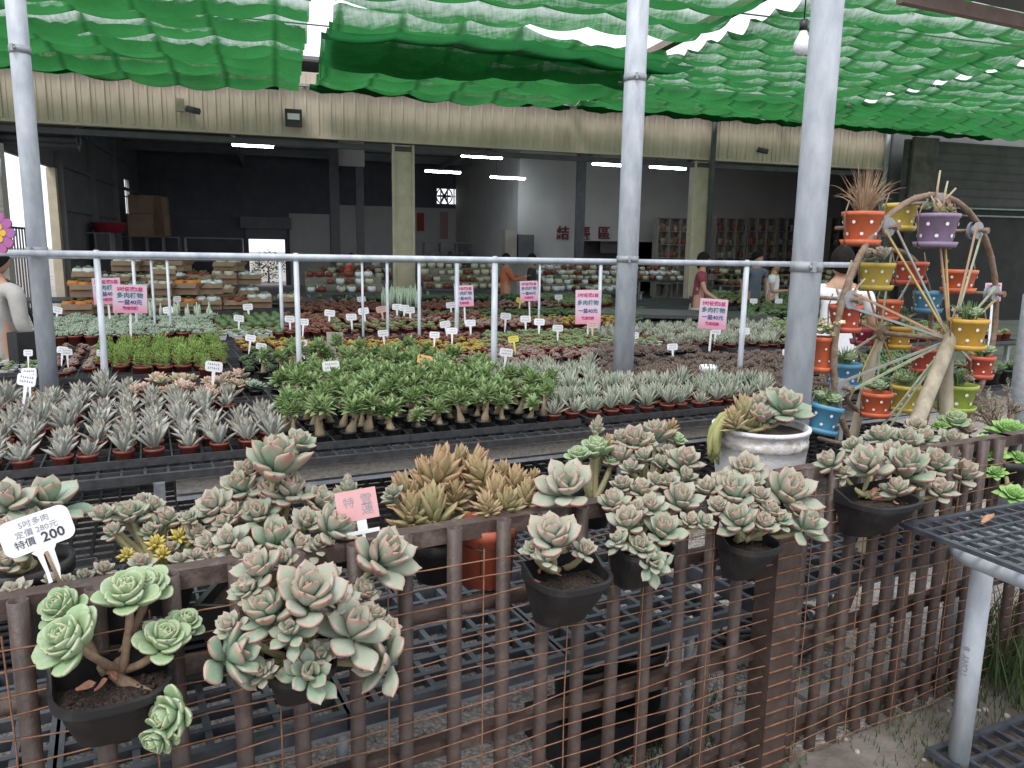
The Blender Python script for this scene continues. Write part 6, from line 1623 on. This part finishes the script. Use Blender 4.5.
# inside and at the threshold: long stock tables full of little pots
def stock_table(q0, q1, w0, w1, zt, label, kinds, sp, grp, lab, steps=0, leaf=True):
    o0 = BD.P(q0, w0, 0); r = thing('stock_table', label, 'table', o0, (0, 0, BD.a)); L_ = q1 - q0; D_ = w1 - w0
    b = MB(); b.box((L_ / 2, D_ / 2, zt - .02), (L_, D_, .04)); b.build('table_top', M['steel_dark'], r)
    for i in range(max(2, int(L_ / 1.6)) + 1):
        n_ = max(2, int(L_ / 1.6))
        for y in (.06, D_ - .06):
            b = MB(); b.box((.05 + (L_ - .1) * i / n_, y, (zt - .04) / 2), (.045, .045, zt - .041)); b.build('leg', M['galv_dull'], r)
    for st in range(1, steps + 1):
        b = MB(); y0 = D_ * st / (steps + 1); b.box((L_ / 2, (y0 + D_) / 2, zt + .14 * st - .01), (L_, D_ - y0, .02)); b.box((L_ / 2, y0 + .01, zt + .14 * st - .08), (L_, .015, .119)); b.build('step_shelf', M['wood'], r)
    n, m = int(L_ / sp), max(1, int(D_ / sp))
    for j in range(m):
        for i in range(n):
            if g.random() < .12: continue
            x = (i + .5) * sp; y = (j + .5) * sp; st = min(steps, int((y - .02) / (D_ / (steps + 1)))) if steps else 0
            p = BD.P(q0 + x, w0 + y, zt + .14 * st + .002)
            u, v, d = proj(p)
            if u < -10 or u > 1034: continue
            k_ = g.choice(kinds)
            if k_ in CM: o = place('stock_pot', CM[k_], None, p, (0, 0, g.uniform(0, 6)), g.uniform(1.0, 1.4) * sp / .2)
            else: o = place(SP[k_][5], g.choice(POOL[k_][0]), None, p, (0, 0, g.uniform(0, 6)), g.uniform(1.3, 1.7) * sp / .2)
            tag(o, lab, 'plant', grp)
stock_table(qat(305, -1.3), qat(384, -1.3), -1.5, -.5, .85, 'stock table at the threshold left of the cream pillar', ['cream', 'brown', 'white'], .2, 'pots on the threshold table left of the pillar', 'small potted plant on the threshold table left of the cream pillar', 2)
stock_table(qat(424, -.8), qat(508, -.8), -1.0, .0, .9, 'stepped stock table right of the left cream pillar', ['cream', 'cream', 'brown'], .2, 'cream pots on the stepped table', 'small potted plant on the stepped table right of the left cream pillar', 3)
stock_table(qat(318, 3), qat(400, 3), 3, 4, .95, 'stepped table inside the left bay behind the person in red', ['brown', 'cream'], .24, 'pots inside behind the person in red', 'small potted plant inside the bay behind the person in red', 2)
stock_table(qat(540, -.9), qat(640, -.9), -1.2, -.2, .85, 'stock table at the threshold left of the middle pole', ['white', 'cream', 'small'], .22, 'pots on the threshold table by the middle pole', 'small potted plant on the threshold table by the middle pole', 1)
stock_table(qat(540, 4), qat(690, 4), 4, 5, .9, 'stepped table of jars inside the middle bay', ['white', 'cream', 'brown'], .24, 'jars inside the middle bay', 'small jar or pot on the stepped table inside the middle bay', 2)
stock_table(qat(722, 1.0), qat(860, 1.0), 1.0, 2.2, .9, 'stepped table inside the right bay behind the shoppers', ['small', 'brown', 'cream', 'deep'], .24, 'plants inside the right bay', 'small potted plant on the stepped table behind the shoppers', 2)
stock_table(qat(715, -2.4), qat(850, -2.4), -2.4, -1.4, .75, 'low plant table in front of the right bay', ['deep', 'small', 'blue'], .22, 'plants in front of the right bay', 'low green potted plant before the right bay', 0)
# empty black table in the middle distance
p = PY(655, 318, 10.6); T = thing('empty_table', 'long empty black topped table between the middle pole and the woman in plaid', 'table', (p.x, p.y, 0), (0, 0, -.12))
b = MB(); b.box((.45, .55, .88), (2.4, 1.1, .05)); b.build('table_top', M['black_tray'], T)
for x in (-.65, .45, 1.55):
    for y in (.06, 1.04): b = MB(); b.box((x, y, .427), (.05, .05, .852)); b.build('leg', M['wood'], T)

# ornament at the far left: round flowered plaque on a chain, hanging lamp part
p = PY(-3, 233, 4.6); T = thing('hanging_plaque', 'round pink and purple flowered plaque hanging at the left edge', 'ornament', p)
b = MB(); b.tube([(0, -.006, 0), (0, .006, 0)], .075, 20, smooth=False)
for i in range(10): a = i * PI / 5; b.tube([(cos(a) * .08, -.008, sin(a) * .095), (cos(a) * .08, .008, sin(a) * .095)], .028, 10, smooth=False)
b.build('disc', mat('faded_pink_enamel', (.40, .10, .24), (.30, .12, .34), 16, .6), T)
b = MB()
for i in range(6): a = i * PI / 3; b.tube([(cos(a) * .04, -.011, sin(a) * .04), (cos(a) * .04, -.0065, sin(a) * .04)], .019, 10, smooth=False)
b.build('petals', mat('yellow_enamel', (.66, .44, .05), (.60, .38, .04), 10, .5), T)
b = MB(); b.tube([(0, -.013, 0), (0, -.0115, 0)], .018, 10, smooth=False); b.build('flower_centre', M['p_purple'], T)
b = MB(); b.tube([(0, 0, .1), (0, 0, .62)], .004, 6); b.build('cord', M['black_plastic'], T)
b = MB(); b.lathe([(.02, .30), (.05, .33), (.055, .42), (.03, .50), (.01, .52)], 16); b.build('bell', M['galv'], T)
b = MB(); b.box((0, 0, 1.4), (.10, .10, 2.8)); tag(b.build('timber_post', M['wood'], loc=PY(6, 230, 8.6) * Vector((1, 1, 0)) if False else (PY(4, 230, 8.6).x, 8.6, 0)), 'dark timber post behind the hanging plaque', 'post')
b = MB(); b.box((0, 0, .62), (.34, .34, .28)); 
# ---------------------------------------------------------------- people
def skin_mesh(pts, edges, name, mats, sub=1, root=0, extra=None):
    """grow one continuous surface round a skeleton: pts = [(x, y, z, rx, ry)]"""
    me = bpy.data.meshes.new(name + '_skeleton'); me.from_pydata([p[:3] for p in pts], edges, [])
    o = bpy.data.objects.new(name, me); COL.objects.link(o)
    sk = o.modifiers.new('s', 'SKIN'); sk.use_smooth_shade = True
    for i, p in enumerate(pts):
        o.data.skin_vertices[0].data[i].radius = (p[3], p[4] if len(p) > 4 else p[3]); o.data.skin_vertices[0].data[i].use_root = (i == root)
    sb = o.modifiers.new('d', 'SUBSURF'); sb.levels = sub; sb.render_levels = sub
    dg = bpy.context.evaluated_depsgraph_get(); m2 = bpy.data.meshes.new_from_object(o.evaluated_get(dg))
    bpy.data.objects.remove(o)
    return m2
def join_into(b, me, mi=0):
    b.add([v.co.copy() for v in me.vertices], [tuple(p.vertices) for p in me.polygons], mi, None, True)
def person(p, face, H_, label, shirt, trousers, hairlen=0, sex='m', arms=None, seat=False, sleeves=.5, bag=None, bend=0, look=0, hair=True):
    """face: heading of the body (radians, 0 looks to the camera side -Y)"""
    k = H_ / 1.70; T = thing('person', label, 'person', p, (0, 0, face)); T.scale = (k, k, k)
    sw = .19 if sex == 'm' else .17; hp_ = .10; z_hip, z_sh, z_nk = .90, 1.38, 1.46
    A = arms or {}
    def arm(sd):
        sh = Vector((sd * sw, 0, z_sh)); d = A.get(sd, (Vector((sd * .06, 0, -.27)), Vector((sd * .01, -.05, -.24))))
        el = sh + d[0]; wr = el + d[1]; hd = wr + d[1].normalized() * .06; return sh, el, wr, hd
    fx = bend
    def bz(v): # bend the upper body forward
        v = Vector(v); dz = max(0, v.z - z_hip); return (v.x, v.y - sin(fx) * dz, z_hip + (v.z - z_hip) * (cos(fx) if v.z > z_hip else 1))
    cl = [(-.095, 0, 1.385), (.095, 0, 1.385)]
    ls, le, lw, lh = arm(-1); rs, re, rw, rh = arm(1)
    V = [(0, 0, z_hip, .145, .105), (0, 0, 1.10, .125, .095), (0, 0, 1.30, .155, .105), (0, .01, z_nk, .055, .055), (0, -.005, 1.53, .055, .06),   # 0..4
         (-hp_, 0, .84, .085, .09), (-hp_, -.01, .47, .058, .06), (-hp_, .01, .08, .038, .04), (-hp_, -.10, .035, .038, .028),           # 5..8
         (hp_, 0, .84, .085, .09), (hp_, -.01, .47, .058, .06), (hp_, .01, .08, .038, .04), (hp_, -.10, .035, .038, .028)]               # 9..12
    E_ = [(0, 1), (1, 2), (2, 3), (3, 4), (0, 5), (5, 6), (6, 7), (7, 8), (0, 9), (9, 10), (10, 11), (11, 12)]
    for (sh, el, wr, hd) in ((ls, le, lw, lh), (rs, re, rw, rh)):
        n = len(V); V += [(sh.x, sh.y, sh.z, .052, .052), (el.x, el.y, el.z, .038, .038), (wr.x, wr.y, wr.z, .025, .025), (hd.x, hd.y, hd.z, .034, .018)]
        V += [((-.1 if sh.x < 0 else .1), 0, 1.375, .062, .058)]; E_ += [(2, n + 4), (n + 4, n), (n, n + 1), (n + 1, n + 2), (n + 2, n + 3)]
    V2 = [bz(v[:3]) + tuple(v[3:]) if v[2] > z_hip or i >= 13 else v for i, v in enumerate(V)]
    b = MB(); join_into(b, skin_mesh(V2, E_, 'body', [M['skin']]))
    # head with a face, on the neck
    hc = Vector(bz((0, -.01, 1.60))); Lk = Matrix.Translation(hc) @ Matrix.Rotation(look, 4, 'Z')
    b.ball((0, 0, 0), .1, 0, 18, .78, .95, 1.15, Mx=Lk)
    b.add([(-.014, -.088, -.02), (.014, -.088, -.02), (0, -.118, -.018), (0, -.09, .03)], [(0, 2, 3), (2, 1, 3), (0, 1, 2)], 0, None, True, Lk)
    for sd in (-1, 1):
        b.ball((sd * .080, .005, -.005), .02, 0, 8, .4, .8, 1.3, Mx=Lk); b.ball((sd * .03, -.086, .012), .011, 1, 8, 1.2, .5, .8, Mx=Lk)
    b.ball((0, -.086, -.052), .018, 2, 8, 1.3, .4, .35, Mx=Lk)
    # fingers
    for (wr, hd) in ((lw, lh), (rw, rh)):
        d = (Vector(bz(hd)) - Vector(bz(wr))).normalized(); h0 = Vector(bz(hd)); s_ = d.cross(Vector((0, 1, 0.2))).normalized(); c_ = d.cross(s_)
        for i, l in enumerate((.055, .066, .062, .05)):
            a = h0 + s_ * (.010 * (i - 1.5) * 1.5) + d * .01; b.tube([a, a + d * l * .5 + c_ * .006, a + d * l + c_ * .02], [.0085, .0078, .006], 6)
        a = h0 - s_ * .02 - d * .02; b.tube([a, a - s_ * .02 + d * .02, a - s_ * .024 + d * .05], [.010, .009, .007], 6)
    b.build('body', [M['skin'], M['hair'], M['redpaint']], T)
    # shirt
    S_ = [(0, 0, z_hip - .10, .165, .14), (0, 0, z_hip, .165, .128), (0, 0, 1.10, .145, .115), (0, 0, 1.32, .178, .130), (0, .01, 1.45, .082, .078)]; Es = [(0, 1), (1, 2), (2, 3), (3, 4)]
    for (sh, el, wr, hd) in ((ls, le, lw, lh), (rs, re, rw, rh)):
        S_ += [((-.1 if sh.x < 0 else .1), 0, 1.375, .092, .088)]; Es += [(3, len(S_) - 1)]; n = len(S_); S_ += [(sh.x, sh.y, sh.z, .072, .070)]; Es += [(n - 1, n)]
        if sleeves <= 1: m_ = sh.lerp(el, sleeves); S_ += [(m_.x, m_.y, m_.z, .060, .060)]; Es += [(n, n + 1)]
        else:
            S_ += [(el.x, el.y, el.z, .052, .052), (wr.x, wr.y, wr.z, .038, .038)]; Es += [(n, n + 1), (n + 1, n + 2)]
    S2 = [tuple(bz(v[:3])) + tuple(v[3:]) for v in S_]
    me = skin_mesh(S2, Es, 'shirt', []); me.materials.clear(); me.materials.append(M[shirt]); place('shirt', me, T)
    P_ = [(0, 0, z_hip + .06, .155, .118), (-hp_, 0, .82, .098, .102), (-hp_, -.01, .47, .075, .078), (-hp_, .01, .10, .058, .062), (hp_, 0, .82, .098, .102), (hp_, -.01, .47, .075, .078), (hp_, .01, .10, .058, .062)]
    me = skin_mesh(P_, [(0, 1), (1, 2), (2, 3), (0, 4), (4, 5), (5, 6)], 'trousers', []); me.materials.clear(); me.materials.append(M[trousers]); place('trousers', me, T)
    for sd in (-1, 1):
        b = MB(); b.ball((sd * hp_, -.05, .035), .05, 0, 12, .95, 2.4, .75); b.build('shoe', M['black_plastic'], T)
    if hair:
        b = MB(); vs = []; n = 18
        for j in range(9):
            ph = PI * .60 * j / 8
            for i in range(n):
                a = 2 * PI * i / n; back = .5 + .5 * sin(a)     # +y is the back of the head
                ph2 = ph * (.72 + .55 * back); r_ = .108 * (1 + .03 * sin(i * 5 + j))
                vs.append(Lk @ Vector((r_ * .82 * sin(ph2) * cos(a), .01 + r_ * .98 * sin(ph2) * sin(a), .008 + r_ * 1.15 * cos(ph2) - (hairlen * back if j > 5 else 0) * (j - 5) / 3)))
        b.add(vs, [(j * n + i, (j + 1) * n + i, (j + 1) * n + (i + 1) % n, j * n + (i + 1) % n) for j in range(8) for i in range(n)], 0, None, True)
        b.build('hair', M['hair'], T)
    if bag:
        b = MB(); b.box((bag * .24, -.05, .95), (.10, .30, .26)); b.tube([(bag * .22, -.12, 1.08), (bag * .10, -.10, 1.40), (0, .02, 1.50)], .012, 6); b.build('bag', M['black_plastic'], T)
    return T
M['plaid'] = mat('plaid_red', (.30, .045, .07), (.16, .05, .07), 26, .9, stretch=(1, 1, 3)); M['grey_blue'] = mat('grey_blue_shirt', (.14, .16, .21), (.11, .13, .17), 6, .9)
M['red_shirt'] = mat('red_shirt', (.62, .03, .03), (.5, .025, .025), 5, .9); M['orange_shirt'] = mat('orange_shirt', (.55, .17, .09), (.46, .13, .07), 5, .9)
M['dark_cloth'] = mat('dark_cloth', (.03, .03, .035), (.045, .045, .05), 6, .9); M['grey_jacket'] = mat('grey_jacket', (.40, .39, .37), (.30, .29, .28), 5, .9, 0, .3); M['pale_trousers'] = mat('pale_trousers', (.46, .43, .41), (.40, .37, .36), 5, .9)
fwd = Vector
A_down = None
def at(u, d): q = PY(u, 260, d); return (q.x, q.y, 0)
person(at(701, 12.4), rad(70), 1.74, 'woman in a dark red plaid shirt and pale trousers by the pots', 'plaid', 'pale_trousers', .05, 'f', {1: (Vector((.05, -.02, -.27)), Vector((-.02, -.10, -.22))), -1: (Vector((-.05, -.10, -.25)), Vector((.0, -.2, -.12)))}, look=.0, bend=.05)
person(at(755, 14.6), rad(20), 1.78, 'man in a grey blue shirt looking down at the plants', 'grey_blue', 'dark_cloth', 0, 'm', bend=.10, look=.3)
person(at(775, 14.0), rad(60), 1.66, 'person in a white shirt holding something, right of the man in grey blue', 'shirtwhite', 'dark_cloth', .03, 'f', {1: (Vector((.04, -.03, -.26)), Vector((-.10, -.20, .02))), -1: (Vector((-.04, -.03, -.26)), Vector((.10, -.20, .02)))})
person(at(843, 6.3), rad(180 - 15), 1.80, 'man in a white shirt seen from behind beside the wheel planter', 'shirtwhite', 'dark_cloth', 0, 'm', {1: (Vector((.07, -.06, -.26)), Vector((-.05, -.2, .0))), -1: (Vector((-.07, -.06, -.26)), Vector((.05, -.2, .0)))}, sleeves=.7)
person(at(344, 17.8), rad(100), 1.62, 'person in a bright red shirt inside the left bay', 'red_shirt', 'dark_cloth', .04, 'f', bend=.25)
person(at(506, 16.2), rad(110), 1.66, 'person in an orange shirt reaching out beside the pots', 'orange_shirt', 'dark_cloth', .04, 'f', {1: (Vector((.02, -.12, -.22)), Vector((.0, -.24, .08))), -1: (Vector((-.02, -.12, -.22)), Vector((.0, -.24, .08)))}, sleeves=1.4)
person(at(532, 16.5), rad(-100), 1.66, 'person in dark clothes facing the one in orange', 'dark_cloth', 'dark_cloth', .05, 'f', sleeves=1.4)
person((PY(-6, 260, 5.8).x, 5.8, 0), rad(160), 1.72, 'person in a grey jacket with a black bag cut off by the left edge', 'grey_jacket', 'grey_jacket', .03, 'm', {1: (Vector((.06, .02, -.27)), Vector((.0, -.12, -.2))), -1: (Vector((-.06, .02, -.27)), Vector((.02, -.16, -.16)))}, sleeves=1.4, bag=-1)
# white plastic chair back near the man in white
p = PY(836, 284, 5.9); T = thing('plastic_chair', 'white plastic chair beside the man in white', 'chair', (p.x, p.y, 0), (0, 0, .3))
M['chairw'] = M['white']
b = MB(); b.box((0, 0, 1.02), (.44, .04, .42)); b.build('backrest', M['chairw'], T); b = MB(); b.box((0, .22, .80), (.44, .42, .04)); b.build('seat', M['chairw'], T)
for x in (-.19, .19):
    for y in (.04, .40): b = MB(); b.box((x, y, .389), (.04, .04, .778)); b.build('leg', M['chairw'], T)
